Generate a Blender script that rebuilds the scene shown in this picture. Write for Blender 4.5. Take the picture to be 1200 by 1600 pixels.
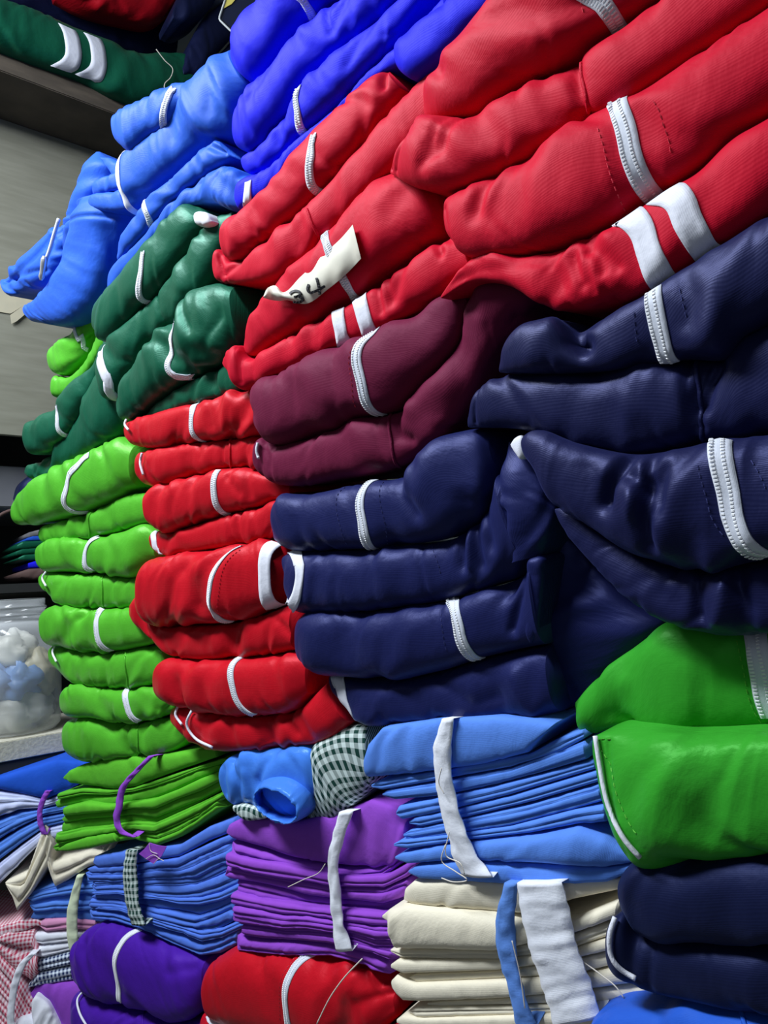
import bpy, math, random
import numpy as np
from mathutils import Matrix, Vector, noise

for o in list(bpy.data.objects):
    bpy.data.objects.remove(o, do_unlink=True)
scene = bpy.context.scene
COL = scene.collection
PI = math.pi

# ------------------------------------------------------------------ camera
FPX = 1100.0                       # focal length in pixels of the 1200x1600 frame
YAW, PITCH, ROLL = math.radians(40), math.radians(6.7), math.radians(-4)
CAM = np.array([0.0, 0.0, 1.35])
cam_d = bpy.data.cameras.new('camera')
cam_o = bpy.data.objects.new('camera', cam_d)
COL.objects.link(cam_o)
RM = (Matrix.Rotation(-YAW, 3, 'Z') @ Matrix.Rotation(PI/2 + PITCH, 3, 'X') @ Matrix.Rotation(ROLL, 3, 'Z'))
cam_o.matrix_world = Matrix.Translation(Vector(CAM)) @ RM.to_4x4()
cam_d.sensor_width = 36; cam_d.lens = 36*FPX/1600; cam_d.clip_start = 0.02
scene.camera = cam_o
R3 = np.array(RM)

# ------------------------------------------------------------------ light and exposure
vs = scene.view_settings
vs.view_transform = 'Standard'; vs.look = 'None'; vs.gamma = 1.0; vs.exposure = 0.0
vs.use_curve_mapping = False
world = bpy.data.worlds.new('room_air'); scene.world = world
world.use_nodes = True
bg = world.node_tree.nodes['Background']
bg.inputs[0].default_value = (0.75, 0.85, 1.0, 1); bg.inputs[1].default_value = 0.06

def area(name, loc, target, sx, sy, power, col):
    d = bpy.data.lights.new(name, 'AREA'); d.shape = 'RECTANGLE'; d.size = sx; d.size_y = sy
    d.energy = power; d.color = col
    o = bpy.data.objects.new(name, d); COL.objects.link(o)
    o.location = loc
    o.rotation_euler = (Vector(target) - Vector(loc)).to_track_quat('-Z', 'Y').to_euler()
    return o
area('ceiling_tube_light', (-0.46, 0.92, 2.62), (0.12, 0.88, 1.35), 1.1, 0.20, 46, (0.88, 0.94, 1.0))
area('front_fill_light', (-1.60, -0.6, 1.75), (0.5, 0.7, 1.35), 0.9, 1.4, 2.8, (0.80, 0.90, 1.0))  # added frontal fill, lifts the piles and the lower left

# ------------------------------------------------------------------ pixel <-> place
def ray(x, y):
    d = np.array([(x-600)/FPX, -(y-800)/FPX, -1.0])
    return R3 @ d                                       # length: one metre of depth
def project(P):
    q = (np.asarray(P) - CAM) @ R3                      # camera coordinates
    return np.stack([600 + FPX*q[..., 0]/-q[..., 2], 800 - FPX*q[..., 1]/-q[..., 2]], -1)
def horizon_point(x, depth):
    a, b = ray(x, 0)[2], ray(x, 1600)[2]
    y = 1600*a/(a-b)
    return CAM + ray(x, y)*depth

class Front:
    """the front of one pile: a plane standing on the floor, leaning out by `lean`"""
    def __init__(s, P, Q, lean):
        s.P = P; t = Q-P; t[2] = 0; s.t = t/np.linalg.norm(t)
        n = np.array([s.t[1], -s.t[0], 0.0])
        if np.dot(n, CAM-P) < 0: n = -n
        s.nh = n
        up = np.array([0, 0, 1.0]) + lean*n; s.up = up/np.linalg.norm(up)
        N = np.cross(s.t, s.up)
        if np.dot(N, CAM-P) < 0: N = -N
        s.N = N
    def at(s, x, y, off=0.0):
        d = ray(x, y)
        k = np.dot(s.P + s.N*off - CAM, s.N)/np.dot(d, s.N)
        return CAM + d*k
    def st(s, p):
        q = np.asarray(p) - s.P
        return np.stack([q @ s.t, q @ s.up], -1)

FA = Front(horizon_point(680, .57), horizon_point(1200, .385), .10)
FB = Front(horizon_point(400, .78), horizon_point(740, .57), .10)
FC = Front(horizon_point(200, 1.00), horizon_point(420, .79), .10)
FD = Front(horizon_point(40, 1.22), horizon_point(240, 1.0), .08)
FE = Front(horizon_point(-50, 1.33), horizon_point(160, 1.36), .03)
pF = horizon_point(0, 1.36)
FF = Front(pF, pF + np.array([1.0, 0, 0]), 0.0)          # shelving on the end wall

# ------------------------------------------------------------------ materials
def new_mat(name):
    m = bpy.data.materials.new(name); m.use_nodes = True
    return m, m.node_tree, m.node_tree.nodes['Principled BSDF']
def fabric(name, col, rough=.5, sheen=.1, rib=.0011, bump=.11, spec=.32, vary=.12, sheen_tint=None, weave=False):
    """knitted or woven cloth: fine ribs as relief, faint mottling in the dye"""
    m, nt, b = new_mat(name)
    N, L = nt.nodes, nt.links
    uv = N.new('ShaderNodeUVMap')
    nz = N.new('ShaderNodeTexNoise'); nz.inputs['Scale'].default_value = 35; nz.inputs['Detail'].default_value = 4
    L.new(uv.outputs[0], nz.inputs['Vector'])
    mx = N.new('ShaderNodeMix'); mx.data_type = 'RGBA'
    mx.inputs['A'].default_value = (*[c*(1-vary) for c in col], 1)
    mx.inputs['B'].default_value = (*[min(1, c*(1+vary)) for c in col], 1)
    L.new(nz.outputs['Fac'], mx.inputs['Factor']); L.new(mx.outputs['Result'], b.inputs['Base Color'])
    b.inputs['Roughness'].default_value = rough
    b.inputs['Specular IOR Level'].default_value = spec
    mxc = max(col); b.inputs['Specular Tint'].default_value = (*[.05 + .95*min(1, (c/mxc))**.6 for c in col], 1)
    b.inputs['Sheen Weight'].default_value = sheen
    b.inputs['Sheen Roughness'].default_value = .4
    st = sheen_tint or [min(1, c*1.5+.08) for c in col]
    b.inputs['Sheen Tint'].default_value = (*st, 1)
    wv = N.new('ShaderNodeTexWave'); wv.bands_direction = 'Y'; wv.inputs['Scale'].default_value = 6.2832/(20*rib)
    wv.inputs['Distortion'].default_value = .6; wv.inputs['Detail'].default_value = 1
    L.new(uv.outputs[0], wv.inputs['Vector'])
    src = wv.outputs['Fac']
    if weave:
        w2 = N.new('ShaderNodeTexWave'); w2.bands_direction = 'X'; w2.inputs['Scale'].default_value = 6.2832/(20*rib)
        L.new(uv.outputs[0], w2.inputs['Vector'])
        ad = N.new('ShaderNodeMath'); L.new(wv.outputs['Fac'], ad.inputs[0]); L.new(w2.outputs['Fac'], ad.inputs[1])
        src = ad.outputs[0]
    bp = N.new('ShaderNodeBump'); bp.inputs['Strength'].default_value = bump; bp.inputs['Distance'].default_value = .0004
    L.new(src, bp.inputs['Height'])
    n2 = N.new('ShaderNodeTexNoise'); n2.inputs['Scale'].default_value = 90; n2.inputs['Detail'].default_value = 3
    L.new(uv.outputs[0], n2.inputs['Vector'])
    b2 = N.new('ShaderNodeBump'); b2.inputs['Strength'].default_value = .35; b2.inputs['Distance'].default_value = .002
    L.new(n2.outputs['Fac'], b2.inputs['Height']); L.new(bp.outputs[0], b2.inputs['Normal'])
    L.new(b2.outputs[0], b.inputs['Normal'])
    return m
def gingham(name, c1, c2, period, rough=.8):
    m, nt, b = new_mat(name); N, L = nt.nodes, nt.links
    uv = N.new('ShaderNodeUVMap'); sp = N.new('ShaderNodeSeparateXYZ'); L.new(uv.outputs[0], sp.inputs[0])
    outs = []
    for a in (0, 1):
        d = N.new('ShaderNodeMath'); d.operation = 'DIVIDE'; d.inputs[1].default_value = period; L.new(sp.outputs[a], d.inputs[0])
        f = N.new('ShaderNodeMath'); f.operation = 'FRACT'; L.new(d.outputs[0], f.inputs[0])
        g = N.new('ShaderNodeMath'); g.operation = 'GREATER_THAN'; g.inputs[1].default_value = .5; L.new(f.outputs[0], g.inputs[0])
        outs.append(g)
    s = N.new('ShaderNodeMath'); L.new(outs[0].outputs[0], s.inputs[0]); L.new(outs[1].outputs[0], s.inputs[1])
    h = N.new('ShaderNodeMath'); h.operation = 'MULTIPLY'; h.inputs[1].default_value = .5; L.new(s.outputs[0], h.inputs[0])
    mx = N.new('ShaderNodeMix'); mx.data_type = 'RGBA'
    mx.inputs['A'].default_value = (*c1, 1); mx.inputs['B'].default_value = (*c2, 1)
    L.new(h.outputs[0], mx.inputs['Factor']); L.new(mx.outputs['Result'], b.inputs['Base Color'])
    b.inputs['Roughness'].default_value = rough; b.inputs['Specular IOR Level'].default_value = .2
    return m
def plain(name, col, rough=.6, spec=.3, noise_scale=None, col2=None, bump=0, stretch=(1, 1, 1), metal=0):
    m, nt, b = new_mat(name); N, L = nt.nodes, nt.links
    b.inputs['Base Color'].default_value = (*col, 1); b.inputs['Roughness'].default_value = rough
    b.inputs['Specular IOR Level'].default_value = spec; b.inputs['Metallic'].default_value = metal
    if noise_scale:
        tc = N.new('ShaderNodeTexCoord'); mp = N.new('ShaderNodeMapping'); mp.inputs['Scale'].default_value = stretch
        L.new(tc.outputs['Object'], mp.inputs[0])
        nz = N.new('ShaderNodeTexNoise'); nz.inputs['Scale'].default_value = noise_scale; nz.inputs['Detail'].default_value = 6
        L.new(mp.outputs[0], nz.inputs['Vector'])
        rp = N.new('ShaderNodeValToRGB'); rp.color_ramp.elements[0].position = .35; rp.color_ramp.elements[1].position = .65
        rp.color_ramp.elements[0].color = (*col, 1); rp.color_ramp.elements[1].color = (*(col2 or col), 1)
        L.new(nz.outputs['Fac'], rp.inputs[0]); L.new(rp.outputs[0], b.inputs['Base Color'])
        if bump:
            bp = N.new('ShaderNodeBump'); bp.inputs['Strength'].default_value = bump; bp.inputs['Distance'].default_value = .003
            L.new(nz.outputs['Fac'], bp.inputs['Height']); L.new(bp.outputs[0], b.inputs['Normal'])
    return m

M = {
 'red':    fabric('red_polyester', (.53, .006, .026), .55, .10, spec=.22),
 'red2':   fabric('crimson_satin', (.52, .008, .018), .42, .05, spec=.42),
 'navy':   fabric('navy_polyester', (.0105, .014, .076), .47, .12, spec=.38, sheen_tint=(.15, .2, .7)),
 'navy2':  fabric('deep_navy_polyester', (.0085, .0105, .050), .47, .14, spec=.38, sheen_tint=(.15, .18, .6)),
 'ink':    fabric('dark_navy_polyester', (.007, .010, .042), .55, .18, sheen_tint=(.1, .15, .4)),
 'royal':  fabric('royal_blue_polyester', (.016, .017, .72), .55, .04, spec=.12),
 'sky':    fabric('light_blue_polyester', (.024, .105, .57), .5, .05, spec=.22),
 'dgreen': fabric('bottle_green_satin', (.006, .085, .045), .42, .06, spec=.4),
 'green':  fabric('bright_green_satin', (.085, .42, .028), .37, .05, spec=.6),
 'kelly':  fabric('kelly_green_satin', (.036, .33, .026), .42, .05, bump=.03),
 'maroon': fabric('maroon_polyester', (.135, .012, .042), .6, .12, spec=.15),
 'violet': fabric('violet_polyester', (.065, .013, .34), .48, .1),
 'bsatin': fabric('pale_blue_satin', (.06, .22, .78), .25, .1, bump=.05),
 'c_sky':  fabric('light_blue_cotton', (.105, .26, .80), .75, .2, weave=True, spec=.2),
 'c_blue': fabric('blue_cotton', (.09, .20, .74), .72, .2, weave=True, spec=.2),
 'c_purple': fabric('purple_cotton', (.29, .072, .57), .75, .2, weave=True, spec=.2),
 'c_green': fabric('green_cotton', (.105, .45, .03), .75, .2, weave=True, spec=.2),
 'c_cream': fabric('cream_cotton', (.84, .78, .62), .8, .2, weave=True, spec=.2, vary=.04),
 'c_lilac': fabric('pale_lilac_cotton', (.60, .66, .95), .8, .2, weave=True, spec=.2, vary=.04),
 'c_royal': fabric('royal_blue_cotton', (.02, .10, .62), .7, .2, weave=True, spec=.2),
 'c_pink': fabric('pink_cotton', (.72, .32, .54), .8, .2, weave=True, spec=.2),
 'c_white': fabric('white_cotton', (.84, .87, .96), .75, .2, weave=True, spec=.2, vary=.03),
 'c_lime': fabric('pale_green_cotton', (.70, .80, .56), .75, .2, weave=True, spec=.2, vary=.03),
 'strapblue': fabric('blue_strip_cotton', (.12, .27, .72), .7, .2, weave=True, spec=.2),
 'tape':   fabric('white_zip_tape', (.66, .70, .80), .6, .1, vary=.03, rib=.0008),
 'teeth':  plain('white_plastic_teeth', (.86, .88, .92), .32, .5),
 'stripe': fabric('white_ribbed_stripe', (.76, .78, .88), .6, .1, vary=.03, rib=.0011),
 'g_green': gingham('green_gingham', (.62, .74, .72), (.006, .045, .036), .0095),
 'g_red':  gingham('red_gingham', (.92, .78, .84), (.55, .06, .12), .0070),
 'g_navy': gingham('navy_gingham', (.72, .82, .95), (.015, .03, .12), .0068),
 'paper':  plain('cream_paper_tape', (.72, .69, .58), .55, .3, 40, (.66, .64, .55)),
 'ink_pen': plain('black_marker', (.01, .01, .015), .5),
 'thread': plain('pale_thread', (.75, .70, .62), .7),
 'thread_red': plain('red_thread', (.80, .06, .10), .6),
 'thread_navy': plain('navy_thread', (.07, .08, .26), .6),
 'thread_green': plain('green_thread', (.12, .5, .05), .6),
 'metal':  plain('zip_pull_metal', (.75, .76, .78), .3, .5, metal=.8),
}

# ------------------------------------------------------------------ object helpers
def link(name, verts, faces, mat, parent=None, origin=None, smooth=True, uvs=None):
    v = np.asarray(verts, float)
    if parent is not None: org = ORG[parent.name]
    else: org = np.array(origin if origin is not None else v.mean(0))
    me = bpy.data.meshes.new(name)
    me.from_pydata((v-org).tolist(), [], [list(map(int, f)) for f in faces])
    if uvs is not None:
        l = me.uv_layers.new(name='UVMap')
        vi = np.empty(len(me.loops), int); me.loops.foreach_get('vertex_index', vi)
        l.data.foreach_set('uv', np.asarray(uvs, float)[vi].ravel())
    me.materials.append(M[mat] if isinstance(mat, str) else mat)
    if smooth: me.polygons.foreach_set('use_smooth', [True]*len(me.polygons))
    me.update()
    o = bpy.data.objects.new(name, me); COL.objects.link(o)
    if parent is not None: o.parent = parent
    else: o.location = org
    ORG[o.name] = org
    return o
ORG = {}
def tag(o, label, cat, group=None, kind=None):
    o['label'] = label; o['category'] = cat
    if group: o['group'] = group
    if kind: o['kind'] = kind
    return o
def thing(name, loc, label, cat, group=None):
    o = bpy.data.objects.new(name, None); COL.objects.link(o)
    o.location = loc; o.empty_display_size = .02
    ORG[o.name] = np.array(loc, float)
    return tag(o, label, cat, group)
def box(name, p0, p1, mat, parent=None, bevel=0.0, axes=None):
    """axis aligned box between two corners with a small chamfer"""
    p0, p1 = np.minimum(p0, p1).astype(float), np.maximum(p0, p1).astype(float)
    b = min(bevel, (p1-p0).min()*.45)
    import bmesh
    bm = bmesh.new(); bmesh.ops.create_cube(bm, size=1)
    for v in bm.verts: v.co = Vector(((p0+p1)/2 + np.array(v.co)*(p1-p0)))
    if b > 0: bmesh.ops.bevel(bm, geom=list(bm.edges), offset=b, segments=2, affect='EDGES')
    vs_ = [tuple(v.co) for v in bm.verts]; bm.verts.index_update()
    fs = [[v.index for v in f.verts] for f in bm.faces]; bm.free()
    return link(name, vs_, fs, mat, parent, smooth=False)

def resample(pts, us, smooth=True):
    P = np.array(pts, float)
    seg = np.linalg.norm(np.diff(P, axis=0), axis=1); s = np.r_[0, np.cumsum(seg)]; s /= s[-1]
    if not smooth or len(P) < 3:
        return np.stack([np.interp(us, s, P[:, k]) for k in range(P.shape[1])], -1)
    # monotone-ish cubic hermite
    m = np.zeros_like(P)
    ds = np.diff(s)
    d = np.diff(P, axis=0)/ds[:, None]
    m[1:-1] = (d[:-1]*ds[1:, None] + d[1:]*ds[:-1, None])/(ds[1:]+ds[:-1])[:, None]
    m[0] = d[0]; m[-1] = d[-1]
    i = np.clip(np.searchsorted(s, us, 'right')-1, 0, len(s)-2)
    h = ds[i]; t = (us-s[i])/h; t = t[:, None]; h = h[:, None]
    return ((2*t**3-3*t**2+1)*P[i] + (t**3-2*t**2+t)*h*m[i] + (-2*t**3+3*t**2)*P[i+1] + (t**3-t**2)*h*m[i+1])
def normals(G):
    du = np.gradient(G, axis=0); dv = np.gradient(G, axis=1)
    n = np.cross(du, dv); l = np.linalg.norm(n, axis=-1, keepdims=True)
    return n/np.maximum(l, 1e-12)
def nz(x, y, z): return noise.noise(Vector((x, y, z)))
SEED = [11]

class Roll:
    """one rounded fold of cloth: runs along a pile's front between an upper and a lower
    edge, swells out towards the aisle and goes back into the pile"""
    def __init__(s, F, top, bot, name, mat, parent, depth=.17, bulge=.76, nu=70, nv=22, off=0.0,
                 wr=.08, gather=.12, freq=34., cr=(), box_=.75, ply=0, maxb=.034, slant=.3, shrink=.84, pinch=1.0, fine=1.5, amp=1.0, lin=False, square=0.0):
        SEED[0] += 7.31; sd = SEED[0]
        nu, nv = int(nu*fine), int(nv*(1+(fine-1)*.6))
        us = .5-.5*np.cos(np.linspace(0, PI, nu+1)); us = .65*us + .35*np.linspace(0, 1, nu+1)
        if square:                                     # a blunter far end
            top, bot = [list(p) for p in top], [list(p) for p in bot]
            top[0][1] += square*(top[1][1]-top[0][1]); bot[0][1] += square*(bot[1][1]-bot[0][1])
        T2, B2 = resample(top, us, not lin), resample(bot, us, not lin)
        a0 = np.array([F.at(*p) for p in T2]); b0 = np.array([F.at(*p) for p in B2])
        H = np.linalg.norm(a0-b0, axis=1)/2
        hb = np.minimum(H*bulge, maxb)
        o = off - .45*hb.max()
        T = np.array([F.at(*p, o) for p in T2]); B = np.array([F.at(*p, o) for p in B2])
        c = (T+B)/2; h = (T-B)/2; H = np.linalg.norm(h, axis=1); hb = np.minimum(H*bulge, maxb)
        hd = h/np.maximum(H, 1e-9)[:, None]
        lu = np.r_[0, np.cumsum(np.linalg.norm(np.diff(c, axis=0), axis=1))]
        th = np.linspace(PI/2, -PI/2, nv+1)
        sn, cs = np.sin(th), np.cos(th)
        sw = np.sign(sn)*np.abs(sn)**box_; cw = np.abs(cs)**.74
        G = c[:, None] + h[:, None]*sw[None, :, None] + F.N*(hb[:, None]*cw[None])[..., None]
        rad = hd[:, None]*sn[None, :, None] + F.N*cs[None, :, None]
        D = np.zeros((nu+1, nv+1))
        sv = np.linspace(0, 1, nv+1)
        arc = sv[None]*(H*2.6)[:, None]
        for i in range(nu+1):
            for j in range(nv+1):
                x, y = lu[i], arc[i, j]
                g = 0.0
                if wr:
                    g += wr*nz(x*freq*.45+sd, y*freq*.35, sd)
                    g += wr*.55*nz(x*freq*.9 + sd, y*freq*.7, sd+5)
                if gather:
                    mask = max(0., nz(x*11+sd, y*5, sd+3)+.12)
                    r = 1-abs(nz((x+slant*y*nz(x*6, 0, sd))*freq*1.5+sd, y*freq*.28+sd, sd+9))*2
                    g += gather*.5*mask*(r-.35)
                D[i, j] = g*min(H[i], .03)
        if pinch:
            # pulled folds that start at the upper or lower crease and fade into the swell
            rg = random.Random(int(sd*991))
            fs = float(np.clip(H.mean()/.018, .5, 1.5))
            nsh, nso = int(lu[-1]/(.028*fs)*pinch), int(lu[-1]/(.028*fs)*pinch)
            for q_ in range(nsh+nso):
                soft = q_ >= nsh
                x0 = rg.uniform(.02, .98)*lu[-1]; up_ = rg.random() < .55
                ln_ = rg.uniform(.6, 1.25) if soft else rg.uniform(.25, .65)
                w = rg.uniform(.003, .0105) if soft else rg.uniform(.0014, .0034)
                w *= fs
                dep = amp*w*(rg.uniform(.16, .45) if soft else rg.uniform(.3, .8)); sl = rg.uniform(-1.6, 1.6) if soft else rg.uniform(-1, 1); cv = rg.uniform(-.8, .8)
                e = sv if up_ else 1-sv
                t_ = np.clip(1-e/ln_, 0, 1)
                xx = x0 + (sl*e + cv*e*e)[None]*(H*2)[:, None]
                d = (lu[:, None]-xx)/(w*(1+1.4*e[None]))
                prof = -np.exp(-d*d) + .8*np.exp(-((d-1.8)/1.0)**2) + .3*np.exp(-((d+1.8)/1.1)**2)
                hs = np.minimum(H/.014, 1.)[:, None]
                D += dep*prof*(t_**.8)[None]*hs
        if ply:
            rng = random.Random(int(sd*100))
            for k in range(ply):
                s0 = (k+1)/(ply+1) + rng.uniform(-.08, .08)
                path = np.array([s0 + .10*nz(x*9, k*3, sd) for x in lu])
                D -= .42*H[:, None]*np.exp(-((sv[None]-path[:, None])/.035)**2)
        if len(cr):
            st = F.st(G)
            for (q, w, dep) in cr:
                pts = [F.st(F.at(*p, o)) for p in q]
                dist = np.full(D.shape, 9.)
                for p0, p1 in zip(pts[:-1], pts[1:]):
                    e = p1-p0; tt = np.clip(((st-p0)@e)/max(e@e, 1e-12), 0, 1)
                    dist = np.minimum(dist, np.linalg.norm(st-(p0+tt[..., None]*e), axis=-1))
                D -= dep*.001*np.exp(-(dist/(w*.001))**2)
        win = np.abs(cs)**.35
        G = G + rad*(D*win[None])[..., None]
        s.G, s.us, s.sv, s.lu, s.F, s.H = G, us, sv, lu, F, H
        s.Nm = normals(G)
        if np.mean(np.einsum('ijk,k->ij', s.Nm, F.N)) < 0: s.Nm = -s.Nm
        s.pix = project(G)
        # the whole skin: front grid, then back along the pile
        rings = []
        nb = 3
        for k in range(1, nb+1):
            f = k/nb
            rings.append((c - h*(1-(1-shrink)*f) - F.N*(depth*f), c + h*(1-(1-shrink)*f) - F.N*(depth*f)))
        cols = [G[:, j] for j in range(nv+1)] + [r[0] for r in rings] + [r[1] for r in reversed(rings)]
        A = np.stack(cols, 1); n, m = A.shape[:2]
        V = A.reshape(-1, 3)
        Fc = []
        for i in range(n-1):
            for j in range(m):
                j2 = (j+1) % m
                Fc.append((i*m+j, (i+1)*m+j, (i+1)*m+j2, i*m+j2))
        Fc.append([j for j in range(m)]); Fc.append([(n-1)*m+j for j in reversed(range(m))])
        if np.dot(np.cross(V[m+nv//2]-V[nv//2], V[nv//2+1]-V[nv//2]), F.N) < 0 and False: pass
        av = np.concatenate([arc, arc[:, -1:] + depth*np.array([[1/3, 2/3, 1]]), arc[:, -1:]+depth*np.array([[1.2, 1.5, 1.9]])], 1)
        U = np.stack([np.repeat(lu[:, None], m, 1), av], -1).reshape(-1, 2)
        # face orientation: front faces look along F.N
        f0 = Fc[(n//2)*m + nv//2]
        if np.dot(np.cross(V[f0[1]]-V[f0[0]], V[f0[2]]-V[f0[0]]), F.N) < 0:
            Fc = [tuple(reversed(f)) for f in Fc]
        s.parent = parent
        s.obj = link(name, V, Fc, mat, parent, uvs=U)
    def find(s, p):
        d = np.linalg.norm(s.pix - np.array(p), axis=-1)
        i, j = np.unravel_index(np.argmin(d), d.shape)
        return s.us[i], s.sv[j]
    def sample(s, u, v):
        u = np.clip(u, 0, 1); v = np.clip(v, 0, 1)
        i = min(max(np.searchsorted(s.us, u, 'right')-1, 0), len(s.us)-2)
        a = (u-s.us[i])/(s.us[i+1]-s.us[i])
        y = v*(len(s.sv)-1); j = min(int(y), len(s.sv)-2); b = y-j
        def ip(A): return (A[i, j]*(1-a)*(1-b) + A[i+1, j]*a*(1-b) + A[i, j+1]*(1-a)*b + A[i+1, j+1]*a*b)
        n = ip(s.Nm)
        return ip(s.G), n/max(np.linalg.norm(n), 1e-9)
    def path(s, pts, n=26, full=True, v0=.03, v1=.97):
        q = sorted([s.find(p) for p in pts], key=lambda t: t[1])
        vv = np.array([t[1] for t in q]); uu = np.array([t[0] for t in q])
        keep = np.r_[True, np.diff(vv) > 1e-6]; vv, uu = vv[keep], uu[keep]
        a, b = ((max(v0, vv[0]-.07), min(v1, vv[-1]+.07)) if vv[-1]-vv[0] > .35 else (v0, v1)) if full else (vv[0], vv[-1])
        v = np.linspace(a, b, n)
        if len(vv) >= 3 and vv[-1]-vv[0] > .25:
            c_ = np.polyfit(vv, uu, 2); vc = np.clip(v, vv[0], vv[-1])
            u = np.polyval(c_, vc) + np.polyval(np.polyder(c_), vc)*(v-vc)
        else:
            u = np.interp(v, vv, uu)
        return np.clip(u, 0, 1), v
    def frame(s, u, v):
        P = np.array([s.sample(a, b)[0] for a, b in zip(u, v)]); Nn = np.array([s.sample(a, b)[1] for a, b in zip(u, v)])
        tan = np.gradient(P, axis=0); tan /= np.maximum(np.linalg.norm(tan, axis=1, keepdims=True), 1e-9)
        side = np.cross(Nn, tan); side /= np.maximum(np.linalg.norm(side, axis=1, keepdims=True), 1e-9)
        return P, Nn, tan, side
    def strip(s, pts, width, name, mat, lift=.0009, thick=.0012, full=True, across=5, crown=.0, n=28, v0=.03, v1=.97, raw=None):
        u, v = raw if raw is not None else s.path(pts, n, full, v0, v1)
        P, Nn, tan, side = s.frame(u, v)
        L = s.lu[-1]
        n = len(u); w = np.linspace(-.5, .5, across)
        rows = []
        for k in range(n):
            r = []
            for a in w:
                q = P[k] + side[k]*a*width
                # stay on the cloth: sample the skin where the strip's edge lies
                du = np.dot(side[k], s.sample(min(u[k]+.01, 1), v[k])[0]-s.sample(max(u[k]-.01, 0), v[k])[0])
                uu = u[k] + a*width*.02/du if abs(du) > 1e-5 else u[k]
                if 0 <= uu <= 1: q2, n2 = s.sample(uu, v[k])
                else: q2, n2 = q, Nn[k]
                if np.linalg.norm(q2-q) > width*.5: q2, n2 = q, Nn[k]
                r.append(q2 + n2*(lift + thick + crown*(1-(2*a)**2)))
            rows.append(r)
        top = np.array(rows)
        low = top - Nn[:, None]*(thick+lift*.8)
        V = np.concatenate([top.reshape(-1, 3), low.reshape(-1, 3)]); m = across; o = n*m
        Fc = []
        for k in range(n-1):
            for a in range(m-1):
                Fc.append((k*m+a, k*m+a+1, (k+1)*m+a+1, (k+1)*m+a))
                Fc.append((o+k*m+a, o+(k+1)*m+a, o+(k+1)*m+a+1, o+k*m+a+1))
            Fc.append((k*m, (k+1)*m, o+(k+1)*m, o+k*m)); Fc.append((k*m+m-1, o+k*m+m-1, o+(k+1)*m+m-1, (k+1)*m+m-1))
        if np.dot(np.cross(V[1]-V[0], V[m]-V[0]), Nn[0]) < 0: Fc = [tuple(reversed(f)) for f in Fc]
        ln = np.r_[0, np.cumsum(np.linalg.norm(np.diff(P, axis=0), axis=1))]
        U1 = np.stack([np.repeat(ln[:, None], m, 1), np.repeat((w*width)[None], n, 0)], -1).reshape(-1, 2)
        ob = link(name, V, Fc, mat, s.parent, uvs=np.concatenate([U1, U1]))
        return ob, (P, Nn, tan, side, ln)
    def zip(s, pts, width=.0115, pitch=.0021, **kw):
        ob, (P, Nn, tan, side, ln) = s.strip(pts, width, 'zip', 'tape', lift=.0003, thick=.0006, crown=.0003, **kw)
        V, Fc = [], []
        k = 0; d = 0.0
        tot = ln[-1]; count = int(tot/pitch)
        for i in range(count):
            t = (i+.5)*pitch
            p = np.array([np.interp(t, ln, P[:, c]) for c in range(3)]); n_ = np.array([np.interp(t, ln, Nn[:, c]) for c in range(3)])
            ta = np.array([np.interp(t, ln, tan[:, c]) for c in range(3)]); si = np.array([np.interp(t, ln, side[:, c]) for c in range(3)])
            for a, hw in (((-.36, .11), (.10, .09)) if width > .0114 else ((-.22, .2), (.20, .2))):
                q = p + si*(a*width) + n_*.0012 + ta*(pitch*.5 if a > 0 else 0)
                b0 = len(V); ha, hs, hh = pitch*.34, width*hw, .0005
                for z in (0, 1):
                    f = 1.0 if z == 0 else .6
                    for (x_, y_) in ((-1, -1), (1, -1), (1, 1), (-1, 1)):
                        V.append(q + ta*ha*x_*f + si*hs*y_*f + n_*hh*z)
                Fc += [(b0+4, b0+5, b0+6, b0+7)] + [(b0+e, b0+(e+1) % 4, b0+4+(e+1) % 4, b0+4+e) for e in range(4)]
        if V:
            t = link('zip_teeth', V, Fc, 'teeth', ob, smooth=False)
        return ob
    def stitch(s, pts, mat, length=.0026, gap=.0022, r=.00035, name='stitching', full=True):
        u, v = s.path(pts, 30, False)
        P, Nn, tan, side = s.frame(u, v)
        ln = np.r_[0, np.cumsum(np.linalg.norm(np.diff(P, axis=0), axis=1))]
        V, Fc = [], []
        t = 0.0
        while t+length < ln[-1]:
            ps = [np.array([np.interp(t+f*length, ln, P[:, c]) for c in range(3)]) for f in (0, .5, 1)]
            n_ = np.array([np.interp(t, ln, Nn[:, c]) for c in range(3)]); si = np.array([np.interp(t, ln, side[:, c]) for c in range(3)])
            b0 = len(V)
            for k, p in enumerate(ps):
                V += [p - si*r + n_*.0003, p + n_*(.0007 + (.0003 if k == 1 else 0)), p + si*r + n_*.0003]
            for k in (0, 3):
                Fc += [(b0+k, b0+k+3, b0+k+4, b0+k+1), (b0+k+1, b0+k+4, b0+k+5, b0+k+2)]
            t += length+gap
        return link(name, V, Fc, mat, s.parent, smooth=False) if V else None
    def seam(s, pts, mat, w=.0016, name='seam', full=True):
        u, v = s.path(pts, 30, full)
        P, Nn, tan, side = s.frame(u, v)
        return tube(name, P + Nn*.0002, w, mat, s.parent, seg=6)
    def pipe(s, pts, r=.0017, mat='stripe', name='piping'):
        off = .0015
        P = []
        dep = -((s.G - CAM) @ R3)[..., 2]
        for p in smooth_path(pts, 24):
            d = np.linalg.norm(s.pix - p, axis=-1)
            near = d < max(7., d.min()*1.05)
            P.append(CAM + ray(*p)*(dep[near].min() - off))
        P = np.array(P)
        for _ in range(4): P[1:-1] = (P[:-2]+2*P[1:-1]+P[2:])/4
        return tube(name, P, r, mat, s.parent, seg=8)

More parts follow.
